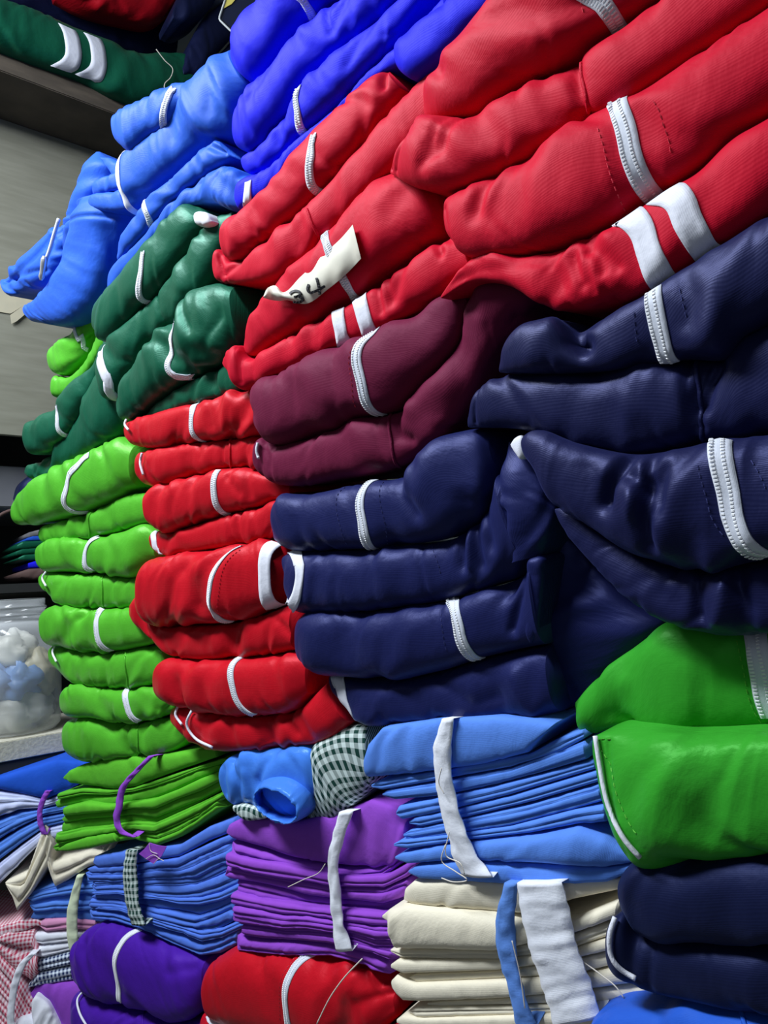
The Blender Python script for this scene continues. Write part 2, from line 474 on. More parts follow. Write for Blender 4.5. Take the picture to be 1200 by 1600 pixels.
def tube(name, P, r, mat, parent=None, seg=6, flat=1.0, ref=None):
    P = np.asarray(P, float); n = len(P)
    rr = np.full(n, r) if np.isscalar(r) else np.asarray(r)
    t = np.gradient(P, axis=0); t /= np.maximum(np.linalg.norm(t, axis=1, keepdims=True), 1e-9)
    ref = np.array([0.3, .5, .81]) if ref is None else ref
    V = []
    for k in range(n):
        a = np.cross(t[k], ref); a /= max(np.linalg.norm(a), 1e-9); b = np.cross(t[k], a)
        for q in range(seg):
            an = 2*PI*q/seg
            V.append(P[k] + rr[k]*(a*math.cos(an) + b*math.sin(an)*flat))
    Fc = [(k*seg+q, k*seg+(q+1) % seg, (k+1)*seg+(q+1) % seg, (k+1)*seg+q) for k in range(n-1) for q in range(seg)]
    Fc += [tuple(reversed(range(seg))), tuple((n-1)*seg+q for q in range(seg))]
    U = np.array([[k*.01, q*.01] for k in range(n) for q in range(seg)])
    return link(name, V, Fc, mat, parent, uvs=U)
def smooth_path(pts, n=24):
    return resample(np.array(pts, float), np.linspace(0, 1, n))

ZS = .92
def tracksuit(F, label, rolls, mat, cat='tracksuit', group='folded tracksuits in the piles', name='folded_tracksuit', thread=None, **common):
    """rolls: list of dicts: top, bot and optional zip / stripes / seams / pipes / stitches / cr + Roll options"""
    last = rolls[-1]
    mid = last['bot'][len(last['bot'])//2]
    base = F.at(*mid) - F.N*.05
    t = thing(name, base, label, cat, group)
    out = []
    names = ['folded_jacket', 'folded_trousers', 'sleeve', 'flap']
    for i, r in enumerate(rolls):
        r = dict(r); kw = dict(common)
        ex = {k: r.pop(k, []) for k in ('zip', 'stripes', 'seams', 'pipes', 'stitches', 'bands')}
        nm = r.pop('name', names[min(i, 3)]); zw = r.pop('zw', .0105)*ZS
        mt = r.pop('mat', mat)
        kw.update(r)
        R = Roll(F, kw.pop('top'), kw.pop('bot'), nm, mt, t, **kw)
        if ex['zip']: R.zip(ex['zip'], zw)
        for p, w in ex['stripes']: R.strip(p, w, 'stripe', 'stripe', lift=.0004, thick=.0008, v0=.07, v1=.95)
        for p in ex['seams']: R.seam(p, mt)
        for p in ex['pipes']: R.pipe(p)
        for p in ex['stitches']: R.stitch(p, thread or 'thread_red')
        out.append(R)
    return t, out

# ================================================================== the setting
M['wall'] = plain('grey_green_wall', (.10, .12, .11), .85, .2, 6, (.08, .09, .09))
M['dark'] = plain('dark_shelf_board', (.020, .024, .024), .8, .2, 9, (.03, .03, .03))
M['ply'] = plain('grey_plywood', (.205, .203, .16), .7, .25, 7, (.25, .248, .20), .1, (1.2, 1, 9))
M['edge'] = plain('dusty_brown_board_edge', (.075, .062, .05), .75, .2, 14, (.11, .09, .07), .1, (1, 1, 4))
M['chip'] = plain('pale_chipboard', (.62, .60, .50), .8, .2, 160, (.48, .46, .38), .3)
M['floor'] = plain('grey_cement', (.22, .22, .21), .8, .2, 8, (.17, .17, .16))
M['ceil'] = plain('white_ceiling_paint', (.6, .62, .62), .9)
def struct(o): o['kind'] = 'structure'; return o
XW = 1.16                                             # face of the wall behind the piles
struct(box('floor', (-2.2, -1.6, -.05), (1.4, 3.4, 0), 'floor'))
struct(box('wall_right', (XW, -1.6, 0), (XW+.1, 3.4, 2.9), 'wall'))
struct(box('wall_end', (-2.2, 3.0, 0), (1.16, 3.1, 2.9), 'wall'))
struct(box('ceiling', (-2.2, -1.6, 2.9), (1.4, 3.4, 3.0), 'ceil'))

# shelves under the piles, below the lower edge of the view
def pile_shelf(F, x0, x1, ypx, name, label):
    a = F.at(x0, ypx); b = F.at(x1, ypx); z = min(a[2], b[2]) - .02
    pts = [a + F.nh*.0, b + F.nh*.0, b - F.nh*.26, a - F.nh*.26]
    V = [(p[0], p[1], z-d) for d in (0, .022) for p in pts]
    Fc = [(0, 1, 2, 3), (7, 6, 5, 4)] + [(i, i+4, (i+1) % 4+4, (i+1) % 4) for i in range(4)]
    o = link(name, V, Fc, 'ply', smooth=False); return o

# ================================================================== pile nearest the camera
A1t = [(668,165),(676,135),(700,100),(740,60),(785,20),(830,-25),(900,-85),(985,-140)]
A12 = [(672,190),(700,192),(740,186),(830,140),(910,104),(975,58),(1040,8),(1120,-60),(1190,-110)]
A23 = [(612,272),(660,296),(715,302),(800,270),(925,194),(980,169),(1100,95),(1200,30),(1270,-20)]
A34 = [(735,402),(790,404),(840,400),(925,374),(1030,316),(1070,286),(1200,200),(1270,150)]
A45 = [(690,466),(760,440),(800,448),(870,484),(950,480),(1030,455),(1130,390),(1200,345),(1270,295)]
A56 = [(783,582),(860,584),(950,579),(1067,562),(1142,556),(1165,525),(1200,508),(1270,470)]
A67 = [(735,668),(825,672),(900,692),(992,710),(1100,694),(1137,688),(1200,680),(1280,665)]
A78 = [(817,706),(846,738),(875,788),(933,822),(983,855),(1033,880),(1117,886),(1200,874),(1280,860)]
tracksuit(FA, 'big red tracksuit at the very top right, its zip cut by the picture edge', [
  dict(top=A1t, bot=A12, zip=[(940,2),(958,30),(977,57)], stitches=[[(905,0),(912,30)]], nu=90, nv=28,
       cr=[([(690,112),(715,128)], 6, 3), ([(800,60),(835,120)], 14, 2)], wr=.06, gather=.2),
  dict(top=[(614,262),(628,236),(650,208),(668,192)]+A12[2:], bot=A23, seams=[[(910,106),(918,150),(928,192)]], nu=100, nv=28,
       cr=[([(735,192),(720,240),(690,268)], 6, 4), ([(716,198),(700,240)], 4, 3), ([(664,205),(632,270)], 3, 3),
           ([(914,104),(922,150),(932,192)], 4, 4), ([(650,215),(618,265)], 2.5, 2.5)], wr=.06, gather=.2)],
  'red', depth=.2)
tracksuit(FA, 'big red tracksuit at the right with a wide white zip and two white leg stripes', [
  dict(top=[(702,330),(708,312),(730,300),(800,270)]+A23[4:], bot=[(708,372)]+A34, zip=[(972,172),(982,220),(1005,275),(1028,316)], zw=.0135,
       stitches=[[(935,203),(950,262),(965,300),(985,340)], [(1022,158),(1040,200),(1048,238)]], nu=110, nv=30,
       cr=[([(795,272),(778,300),(770,340)], 7, 5), ([(810,282),(790,330)], 6, -2.5), ([(712,330),(722,385)], 3, 3)], wr=.05, gather=.15),
  dict(top=[(690,462),(715,428),(735,406)]+A34[2:], bot=A45, nu=120, nv=28,
       stripes=[([(983,340),(1012,385),(1040,443)], .0155), ([(1043,305),(1075,345),(1112,403)], .0155)],
       cr=[([(928,378),(955,410),(962,430)], 4, 5), ([(945,378),(985,425)], 4, 4), ([(912,400),(930,452)], 4, 4), ([(935,400),(945,462)], 3, 3),
           ([(870,410),(900,470)], 7, 3), ([(715,440),(850,412)], 6, 2)], wr=.08, gather=.4)],
  'red', depth=.2)
tracksuit(FA, 'navy tracksuit with a white zip directly below the two-striped red trousers', [
  dict(top=[(785,565),(790,545),(805,522),(835,502),(870,498),(904,520),(940,500),(1010,470)]+A45[5:], bot=A56, off=.004,
       zip=[(1021,460),(1025,500),(1037,540),(1050,564)], zw=.0125, stitches=[[(990,490),(998,535)], [(1062,450),(1075,500)]],
       nu=100, nv=28, cr=[([(903,505),(908,530),(925,545)], 6, 9), ([(870,520),(850,560)], 10, -2), ([(1090,440),(1105,475),(1100,510)], 7, 3)], wr=.06, gather=.15),
  dict(off=-.010, top=[(735,650),(748,615),(765,598),(795,588)]+A56[1:], bot=A67, nu=110, nv=28, seams=[[(1092,566),(1094,620),(1098,686)]],
       cr=[([(1142,570),(1128,600),(1118,640)], 4, 7), ([(1118,575),(1105,625),(1112,670)], 3, 5), ([(985,615),(1010,640)], 9, -2.5), ([(1092,565),(1100,690)], 3, 3),
           ([(760,600),(752,660)], 2, 2)], wr=.05, gather=.12)],
  'navy2', depth=.2, thread='thread_navy')
tracksuit(FA, 'navy tracksuit with a long curved white zip at the right picture edge', [
  dict(off=.006, top=[(816,704),(822,682),(835,674),(900,692)]+A67[3:], bot=A78, zip=[(1125,697),(1129,745),(1146,795),(1188,866)], zw=.0135,
       stitches=[[(1090,730),(1110,800),(1135,845)], [(1172,720),(1198,770)]], nu=110, nv=32,
       cr=[([(995,715),(975,755),(970,785)], 5, 10), ([(1010,740),(1035,760),(1040,720)], 5, 7), ([(1045,745),(1038,800),(1040,850)], 5, 8),
           ([(1062,730),(1060,790)], 4, 6), ([(940,730),(960,790)], 8, 3), ([(1020,755),(1020,790)], 6, -4)], wr=.08, gather=.4),
  dict(off=-.004, top=[(868,795),(880,793),(933,824),(1000,864),(1050,886),(1117,890),(1160,884),(1205,880),(1280,865)],
       bot=[(868,800),(884,828),(933,884),(983,930),(1033,962),(1117,988),(1179,992),(1215,985),(1280,970)], nu=100, nv=28,
       cr=[([(1105,895),(1108,960)], 4, 5), ([(1165,890),(1180,940),(1178,985)], 5, 7), ([(1150,900),(1140,960)], 5, -3), ([(960,850),(1060,930)], 9, 2)], wr=.08, gather=.35)],
  'navy2', depth=.2, thread='thread_navy')
tracksuit(FA, 'bright green satin tracksuit at the right with white piping, under the navy one', [
  dict(off=-.034, top=[(901,1096),(930,1065),(1000,1005),(1050,972),(1092,968),(1200,978),(1290,985)],
       bot=[(904,1112),(914,1138),(960,1139),(1005,1135),(1081,1143),(1200,1141),(1290,1141)], zip=[(1182,992),(1190,1050),(1203,1108)], zw=.0145,
       stitches=[[(1150,1000),(1163,1060),(1190,1132)]], nu=100, nv=28, bulge=.6,
       cr=[([(985,1060),(930,1110)], 9, -2.5), ([(1125,1060),(1120,1110)], 9, 2)], wr=.05, gather=.15),
  dict(top=[(930,1150),(940,1146),(1005,1140),(1081,1147),(1200,1145),(1290,1145)], bot=[(932,1190),(955,1270),(980,1318),(1003,1343),(1100,1337),(1200,1330),(1290,1326)],
       pipes=[[(930,1150),(937,1197),(951,1262),(978,1316),(1000,1340)]], stitches=[[(955,1155),(966,1230),(998,1310)]], nu=100, nv=30, bulge=.5,
       cr=[([(1120,1170),(1125,1260)], 14, 2.5), ([(960,1150),(975,1240),(1000,1320)], 2, 1.5)], wr=.06, gather=.15, off=.004)],
  'kelly', depth=.2, thread='thread_green')
tracksuit(FA, 'dark navy tracksuit with thin white piping, below the big green one', [
  dict(top=[(968,1392),(976,1365),(992,1346),(1015,1338),(1100,1336),(1200,1331),(1290,1327)], bot=[(972,1408),(990,1440),(1003,1452),(1030,1458),(1110,1464),(1200,1472),(1290,1478)],
       nu=80, nv=26, wr=.05, gather=.1, cr=[([(1003,1452),(1010,1400)], 5, 1)]),
  dict(top=[(954,1462),(962,1432),(980,1420),(1003,1453),(1030,1460),(1110,1467),(1200,1475),(1290,1482)], bot=[(955,1480),(964,1508),(995,1530),(1097,1560),(1200,1577),(1290,1588)],
       pipes=[[(961,1433),(952,1462),(957,1500),(966,1512),(993,1529)]], nu=80, nv=26, wr=.05, gather=.15,
       cr=[([(1030,1460),(1028,1530)], 3, 2), ([(1003,1455),(1000,1525)], 3, 2)])],
  'ink', depth=.2)
tracksuit(FA, 'royal blue garment peeping in at the bottom right corner', [
  dict(top=[(925,1600),(935,1582),(955,1572),(1045,1566),(1080,1556),(1110,1562),(1200,1580),(1290,1595)], bot=[(925,1625),(945,1660),(1000,1680),(1100,1690),(1200,1700),(1290,1710)],
       nu=70, nv=24, cr=[([(1045,1570),(1060,1600)], 6, 3)], seams=[[(1160,1575),(1165,1610)]])], 'sky', cat='garment', name='folded_garment', depth=.2)

# ================================================================== second pile
B23 = [(378,206),(383,236),(392,240),(457,177),(474,143),(525,92),(585,42),(628,0),(680,-60)]
tracksuit(FB, 'royal blue tracksuit at the top, its zip cut by the upper edge', [
  dict(top=[(362,84),(375,62),(424,0),(455,-40),(520,-120)], bot=[(364,92),(384,122),(405,136),(427,117),(495,34),(525,14),(560,-15),(640,-90)],
       zip=[(474,0),(482,18),(492,34)], nu=70, wr=.06, gather=.25),
  dict(top=[(375,196),(385,172),(405,142),(427,119),(495,36),(525,16),(560,-14),(640,-88)], bot=B23, nu=80,
       cr=[([(527,18),(535,60)], 4, 3), ([(440,120),(415,170)], 7, 2.5), ([(560,10),(540,60)], 6, 3)], wr=.08, gather=.3)],
  'royal')
tracksuit(FB, 'royal blue tracksuit with a white zip and white band, above the red stack', [
  dict(top=[(380,256),(384,246),(394,240),(457,179),(475,143),(525,94),(585,44),(628,2),(680,-58)],
       bot=[(382,264),(394,273),(409,269),(476,211),(525,172),(581,110),(622,64),(634,42),(690,-30)], zip=[(464,146),(465,176),(474,204)], nu=80, wr=.07, gather=.25,
       cr=[([(600,30),(560,110)], 6, 2)]),
  dict(top=[(371,298),(380,284),(395,276),(410,271),(476,213),(525,174),(581,112),(640,60),(700,0)],
       bot=[(373,306),(381,330),(397,323),(487,226),(562,151),(607,112),(640,100),(720,40)], stripes=[([(389,288),(386,305),(390,326)], .011)], nu=80, wr=.08, gather=.3)],
  'royal')
tracksuit(FA, 'single royal blue fold wedged between the upper red tracksuits', [
  dict(top=[(619,84),(626,68),(649,50),(694,18),(730,-15),(800,-80)], bot=[(621,94),(632,116),(648,126),(680,112),(724,72),(750,46),(800,5),(850,-40)], off=-.012, nu=60, wr=.08, gather=.25)],
  'royal', cat='garment', name='folded_garment')
B67 = [(354,395),(366,408),(380,407),(412,383),(480,331),(525,286),(585,218),(619,177),(634,142)]
tracksuit(FB, 'red tracksuit above the taped one, zip half way along its fold', [
  dict(top=[(351,382),(357,360),(376,338),(397,323),(487,226),(562,151),(600,118),(613,113)], bot=B67, zip=[(490,229),(484,264),(502,303)], nu=80,
       cr=[([(612,118),(616,145)], 3, 4), ([(420,330),(440,360)], 8, 1.5)], wr=.05, gather=.15),
  dict(top=[(337,402),(345,390),(354,398),(366,410),(380,409),(412,385),(480,333),(525,288),(585,220),(640,160),(690,110)],
       bot=[(339,410),(345,441),(365,444),(395,444),(440,438),(525,366),(560,336),(611,282),(660,240),(720,190)], seams=[[(484,334),(490,352),(502,374)]], nu=90,
       cr=[([(352,400),(360,440)], 3, 4), ([(385,412),(362,432)], 4, 3), ([(482,332),(500,372)], 3, 2)], wr=.06, gather=.2)],
  'red')
B89 = [(388,556),(404,556),(419,548),(470,520),(520,493),(575,460),(621,428),(665,395),(699,373),(707,340)]
t34, r34 = tracksuit(FB, 'red tracksuit with a paper tape marked 34 and two white stripes', [
  dict(top=[(387,535),(394,510),(420,472),(470,420),(540,356),(611,282),(645,270),(678,268),(690,276)], bot=B89, zip=[(522,372),(535,430),(546,455),(562,466)], nu=90, nv=26,
       cr=[([(680,290),(640,350)], 10, 2)], wr=.05, gather=.15),
  dict(top=[(349,566),(360,550),(378,540),(388,558),(404,560),(419,550),(470,522),(520,495),(575,462),(621,430),(665,397),(700,375),(730,360)],
       bot=[(351,572),(370,590),(388,610),(408,601),(460,575),(520,548),(593,522),(650,488),(690,465),(750,430)],
       stripes=[([(530,488),(532,512),(541,540)], .0155), ([(563,464),(568,490),(580,524)], .0165)], nu=100, nv=24,
       cr=[([(600,445),(612,490)], 4, 4), ([(618,432),(625,480)], 4, 3), ([(388,560),(390,600)], 2.5, 3), ([(645,415),(630,470)], 7, 3), ([(693,378),(705,400)], 4, 4)], wr=.08, gather=.4)],
  'red')
B1011 = [(414,660),(422,680),(434,692),(483,686),(575,651),(630,640),(662,610),(694,579),(722,528),(734,474)]
tracksuit(FB, 'maroon tracksuit, the only one of its colour, in the second pile', [
  dict(top=[(405,612),(410,600),(440,586),(520,548),(593,522),(667,484),(715,462),(731,459)], bot=B1011, zip=[(576,527),(559,570),(566,610),(590,646)], zw=.0125,
       stitches=[[(552,540),(545,580),(560,640)]], nu=90, nv=28, off=.006,
       cr=[([(406,640),(425,650)], 6, 3), ([(545,540),(553,600),(570,650)], 2, 1.2)], wr=.05, gather=.12, box_=.7),
  dict(top=[(402,702),(414,684),(434,694),(483,688),(575,653),(630,643),(662,613),(694,582),(724,530),(745,470),(770,432),(786,424)],
       bot=[(402,714),(412,740),(432,754),(460,759),(529,750),(630,729),(690,695),(740,626),(786,534),(815,498),(845,470)], nu=100, nv=28,
       seams=[[(608,652),(612,690),(625,728)]], pipes=[[(403,692),(401,704),(404,716)]],
       cr=[([(605,655),(622,728)], 3, 2), ([(634,650),(640,680),(660,690)], 6, 5), ([(440,700),(440,752)], 3, 2.5), ([(424,700),(422,748)], 3, 2.5),
           ([(660,640),(720,600)], 10, -3), ([(775,430),(770,500)], 7, -2)], wr=.06, gather=.15)],
  'maroon', thread='thread_red')
B1213 = [(440,847),(462,858),(520,858),(590,855),(653,847),(712,838),(758,808),(779,772),(783,730)]
tracksuit(FB, 'navy tracksuit directly below the maroon one, with a white collar at its left end', [
  dict(top=[(431,812),(434,796),(446,781),(500,770),(575,753),(644,740),(662,720),(682,697),(726,674),(760,672),(772,682)], bot=B1213, zip=[(576,755),(562,800),(570,835),(588,854)], zw=.0125,
       stitches=[[(540,762),(543,850)], [(600,755),(596,800),(606,850)]], nu=100, nv=28, off=.004,
       cr=[([(648,745),(660,770),(680,800)], 7, 5), ([(700,700),(690,760)], 14, -4), ([(668,730),(664,765)], 6, -3)], wr=.06, gather=.2),
  dict(top=[(448,868),(460,861),(520,861),(590,858),(653,850),(712,841),(758,812),(782,775),(790,740)],
       bot=[(456,902),(478,953),(520,955),(575,953),(640,945),(700,936),(770,915),(817,897),(838,872)], nu=100, nv=26,
       stripes=[([(466,864),(456,886),(460,912),(476,938)], .0125)], stitches=[[(676,850),(690,900)]],
       cr=[([(676,846),(690,930)], 3, 2), ([(738,830),(745,880)], 5, 5), ([(762,820),(772,880)], 5, 5), ([(752,830),(755,880)], 4, -3), ([(780,800),(790,850)], 5, 4)], wr=.08, gather=.3),
  dict(top=[(818,704),(834,722),(848,742),(868,782),(868,830),(852,866)], bot=[(796,690),(790,722),(788,760),(784,800),(790,850),(800,880)], name='trouser_leg',
       off=.006, nu=60, nv=24, bulge=.6, cr=[([(800,800),(800,870)], 4, 4), ([(815,740),(822,840)], 8, -2)], wr=.08, gather=.3,
       )],
  'navy', thread='thread_navy')
tracksuit(FB, 'navy tracksuit lowest in the second pile, its sleeve hanging down at the right', [
  dict(top=[(474,985),(476,965),(484,957),(575,956),(640,948),(700,939),(760,922),(820,900),(850,880)], bot=[(475,1000),(482,1030),(502,1047),(570,1056),(637,1057),(700,1045),(756,1027),(820,1012),(864,1003)],
       zip=[(708,940),(716,985),(728,1012),(744,1029)], zw=.0125, stitches=[[(690,950),(702,1020)]], nu=90, nv=26, wr=.06, gather=.15,
       cr=[([(835,900),(820,980)], 4, 5)]),
  dict(off=-.008, top=[(521,1052),(540,1057),(637,1060),(700,1048),(756,1030),(820,1016),(868,1006)], bot=[(530,1085),(555,1112),(575,1128),(640,1127),(712,1124),(800,1120),(853,1117),(885,1108)],
       stripes=[([(528,1056),(534,1085),(555,1118)], .015)], nu=90, nv=24, wr=.07, gather=.25,
       cr=[([(700,1055),(760,1095),(800,1080)], 6, 2.5), ([(825,1050),(850,1100)], 8, -3)]),
  dict(top=[(868,820),(900,850),(935,890),(990,938),(1050,972),(1015,1010),(960,1052),(925,1083),(900,1100)], bot=[(862,830),(858,870),(858,930),(860,990),(866,1030),(870,1060),(874,1085),(880,1105),(884,1112)],
       name='sleeve', off=-.022, nu=70, nv=30, bulge=.35, wr=.06, gather=.15, cr=[([(880,860),(885,1060)], 10, -2), ([(866,1000),(900,1080)], 5, 2)]),
  dict(top=[(842,866),(852,871),(853,900),(847,950),(838,996),(831,1004)], bot=[(838,866),(829,874),(827,900),(827,950),(824,992),(828,1004)], name='cuff_roll', off=.007, nu=40, nv=18, depth=.05, bulge=.9, wr=.08, gather=.2)],
  'navy', thread='thread_navy')

# ================================================================== third pile
tracksuit(FC, 'light blue tracksuit topmost in the third pile, sticking out below the royal blue ones', [
  dict(top=[(181,196),(184,184),(196,176),(225,161),(289,131),(311,126),(340,98),(356,84)], bot=[(182,206),(188,220),(214,241),(240,214),(262,202),(290,168),(320,130),(345,108),(362,94)],
       zip=[(268,145),(259,163),(256,182),(260,204)], zw=.010, nu=70, off=.01, wr=.06, gather=.2),
  dict(top=[(202,284),(204,268),(214,244),(240,216),(262,204),(292,168),(330,118),(356,92),(375,84)], bot=[(203,300),(208,320),(218,337),(240,308),(292,263),(330,228),(365,222),(385,200),(405,145)],
       stripes=[([(203,300),(210,322),(217,333)], .009)], nu=80, nv=26, wr=.06, gather=.2, cr=[([(345,110),(365,150),(360,190)], 10, 3), ([(300,190),(290,250)], 12, 2)])],
  'sky')
tracksuit(FC, 'light blue tracksuit second from the top of the third pile, above the bottle green', [
  dict(top=[(187,396),(192,378),(218,340),(240,310),(292,265),(330,230),(344,222),(352,224)], bot=[(187,408),(196,400),(212,386),(244,350),(277,312),(330,272),(355,258),(366,248)], zip=[(229,318),(229,332),(236,348)], zw=.010, nu=70, wr=.06, gather=.2,
       cr=[([(340,232),(362,244)], 4, 5)]),
  dict(top=[(173,448),(182,420),(190,408),(212,388),(244,352),(277,314),(330,274),(355,262),(380,268),(392,280)], bot=[(172,462),(178,464),(200,434),(240,384),(280,340),(310,322),(340,318),(365,330),(385,332)], nu=80, wr=.06, gather=.2,
       cr=[([(300,290),(345,275),(385,310)], 10, 3)])],
  'sky')
tracksuit(FC, 'bottle green tracksuit below the light blue ones, with a narrow white zip', [
  dict(top=[(157,486),(162,474),(174,462),(200,432),(240,383),(280,338),(300,321),(318,326)], bot=[(158,500),(163,526),(174,537),(225,487),(259,457),(296,408),(325,360),(332,338)], zip=[(224,412),(215,437),(220,460),(231,474)], zw=.011, nu=80, off=.004, wr=.07, gather=.2),
  dict(top=[(167,592),(170,570),(178,542),(225,490),(259,459),(296,410),(328,362),(350,338),(366,333)], bot=[(168,608),(172,624),(188,626),(210,588),(262,517),(300,491),(334,450),(358,390),(372,347)], stripes=[([(168,596),(172,612),(182,622)], .017)],
       nu=80, wr=.07, gather=.2, cr=[([(262,462),(270,500)], 4, 4)])],
  'dgreen', amp=1.3)
tracksuit(FC, 'bottle green tracksuit directly above the red stack of the third pile', [
  dict(top=[(186,634),(192,614),(210,589),(262,518),(300,493),(312,464),(326,450),(350,446),(384,450)], bot=[(187,644),(196,656),(212,657),(232,641),(262,618),(307,592),(340,575),(372,555),(392,530)], zip=[(270,518),(262,548),(268,572),(286,590)], zw=.0115,
       stitches=[], nu=90, nv=26, off=.008, cr=[([(314,470),(325,500),(335,520)], 6, 5), ([(340,460),(350,500)], 8, -3), ([(355,540),(375,500)], 6, 3)], wr=.07, gather=.2),
  dict(top=[(228,650),(240,636),(262,620),(307,594),(345,577),(372,560),(392,545)], bot=[(229,653),(260,645),(300,633),(345,622),(383,609),(392,604)], nu=60, nv=18, bulge=.6, wr=.1, gather=.3)],
  'dgreen', amp=1.3)
C910 = [(204,682),(214,695),(240,700),(315,690),(375,684),(412,678),(425,672)]
tracksuit(FC, 'satin red tracksuit at the top of the third pile\'s red stack', [
  dict(top=[(201,668),(208,658),(232,650),(300,633),(345,623),(383,612),(410,616),(424,624)], bot=C910, pipes=[[(197,656),(195,663),(201,672)]], zip=[(311,628),(298,655),(303,675),(314,688)], nu=80, off=.004,
       cr=[([(345,630),(352,665)], 7, 3), ([(375,625),(372,670)], 8, -2)], wr=.07, gather=.25),
  dict(top=[(220,722),(224,708),(240,703),(315,692),(375,686),(412,682),(425,690)], bot=[(222,732),(230,752),(243,760),(290,748),(337,735),(397,731),(425,735)], seams=[[(361,690),(359,710),(361,730)]], pipes=[[(222,708),(219,722),(224,742)]],
       nu=70, cr=[([(361,688),(361,732)], 2.5, 2.5)], wr=.08, gather=.35)],
  'red2', amp=1.4, square=.45)
C1112 = [(243,805),(250,825),(263,829),(310,818),(356,804),(420,787),(456,770)]
tracksuit(FC, 'satin red tracksuit second in the third pile, white band at its lower left', [
  dict(top=[(239,782),(241,768),(250,760),(290,750),(337,737),(397,732),(425,742),(455,760)], bot=C1112, zip=[(340,738),(332,762),(339,785),(354,802)], nu=80, off=.004,
       stitches=[], cr=[([(375,745),(392,770)], 5, 2.5), ([(400,740),(405,775)], 6, 2.5), ([(300,760),(290,800)], 8, 2)], wr=.07, gather=.25),
  dict(top=[(240,838),(246,830),(265,832),(310,821),(356,806),(420,789),(458,775)], bot=[(243,850),(254,866),(300,862),(337,857),(424,842),(458,830)], stripes=[([(246,822),(240,836),(250,862)], .012)],
       nu=70, cr=[([(370,805),(378,850)], 3, 3), ([(385,800),(388,845)], 3, 2.5)], wr=.08, gather=.35)],
  'red2', amp=1.4, square=.45)
tracksuit(FC, 'thick red tracksuit with a white collar band beside the navy collar', [
  dict(top=[(229,912),(233,892),(246,877),(280,866),(337,858),(400,847),(424,843),(446,848)], bot=[(230,925),(235,955),(250,972),(300,973),(352,972),(416,957),(446,945)], zip=[(364,860),(335,890),(327,928),(350,970)], zw=.0115,
       stripes=[([(430,850),(412,876),(416,912),(436,940)], .018)], stitches=[[(375,860),(345,900),(342,930),(362,966)]], nu=90, nv=28, off=.008, wr=.05, gather=.12, box_=.65),
  dict(top=[(212,945),(222,932),(232,955),(250,976),(300,977),(352,976),(416,961),(455,945),(474,938)], bot=[(214,955),(230,985),(246,1004),(262,1015),(300,1027),(375,1026),(440,1020),(474,1014)], nu=90, nv=24,
       cr=[([(236,965),(246,1004)], 3, 4), ([(455,965),(474,985)], 5, 3)], wr=.05, gather=.15)],
  'red2', amp=1.4, square=.45)
tracksuit(FC, 'red tracksuit lowest in the third pile, with double white piping at the left', [
  dict(top=[(249,1056),(253,1040),(266,1029),(300,1030),(375,1028),(440,1022),(475,1018),(492,1026)], bot=[(250,1070),(258,1088),(275,1097),(319,1107),(390,1116),(440,1113),(472,1106),(494,1082)], zip=[(374,1030),(363,1062),(367,1092),(388,1114)], zw=.0115,
       nu=80, nv=26, off=.006, wr=.05, gather=.15),
  dict(top=[(274,1110),(280,1102),(300,1106),(390,1118),(440,1116),(472,1109),(494,1088),(522,1060)], bot=[(276,1122),(290,1142),(306,1157),(334,1169),(390,1171),(462,1163),(530,1151),(558,1124)], pipes=[[(278,1103),(274,1116),(284,1132)], [(300,1110),(291,1130),(304,1153),(332,1168)]],
       nu=90, nv=24, cr=[([(460,1115),(478,1140)], 6, 3.5), ([(482,1105),(500,1145)], 7, 2)], wr=.06, gather=.25)],
  'red2', amp=1.4, square=.45)
tracksuit(FC, 'red jacket with a white zip and a loose cream thread, under the purple bundle', [
  dict(top=[(322,1545),(326,1525),(340,1502),(380,1474),(430,1479),(520,1488),(590,1510),(622,1534)], bot=[(324,1555),(332,1574),(350,1584),(400,1600),(450,1612),(540,1618),(600,1606),(630,1580)], zip=[(486,1492),(458,1514),(446,1550),(449,1595)], zw=.0125,
       stitches=[[(465,1492),(436,1540),(438,1595)]], nu=90, nv=28, wr=.05, gather=.12, cr=[([(585,1545),(625,1540)], 5, 4), ([(590,1560),(600,1590)], 5, 3)]),
  dict(top=[(322,1582),(334,1580),(352,1588),(400,1604),(450,1616),(540,1622),(600,1610),(632,1590)], bot=[(324,1596),(345,1640),(400,1660),(450,1670),(540,1675),(600,1668),(632,1640)], stripes=[([(326,1578),(332,1592),(345,1602)], .014)], nu=70)],
  'red2', amp=1.4, square=.45)

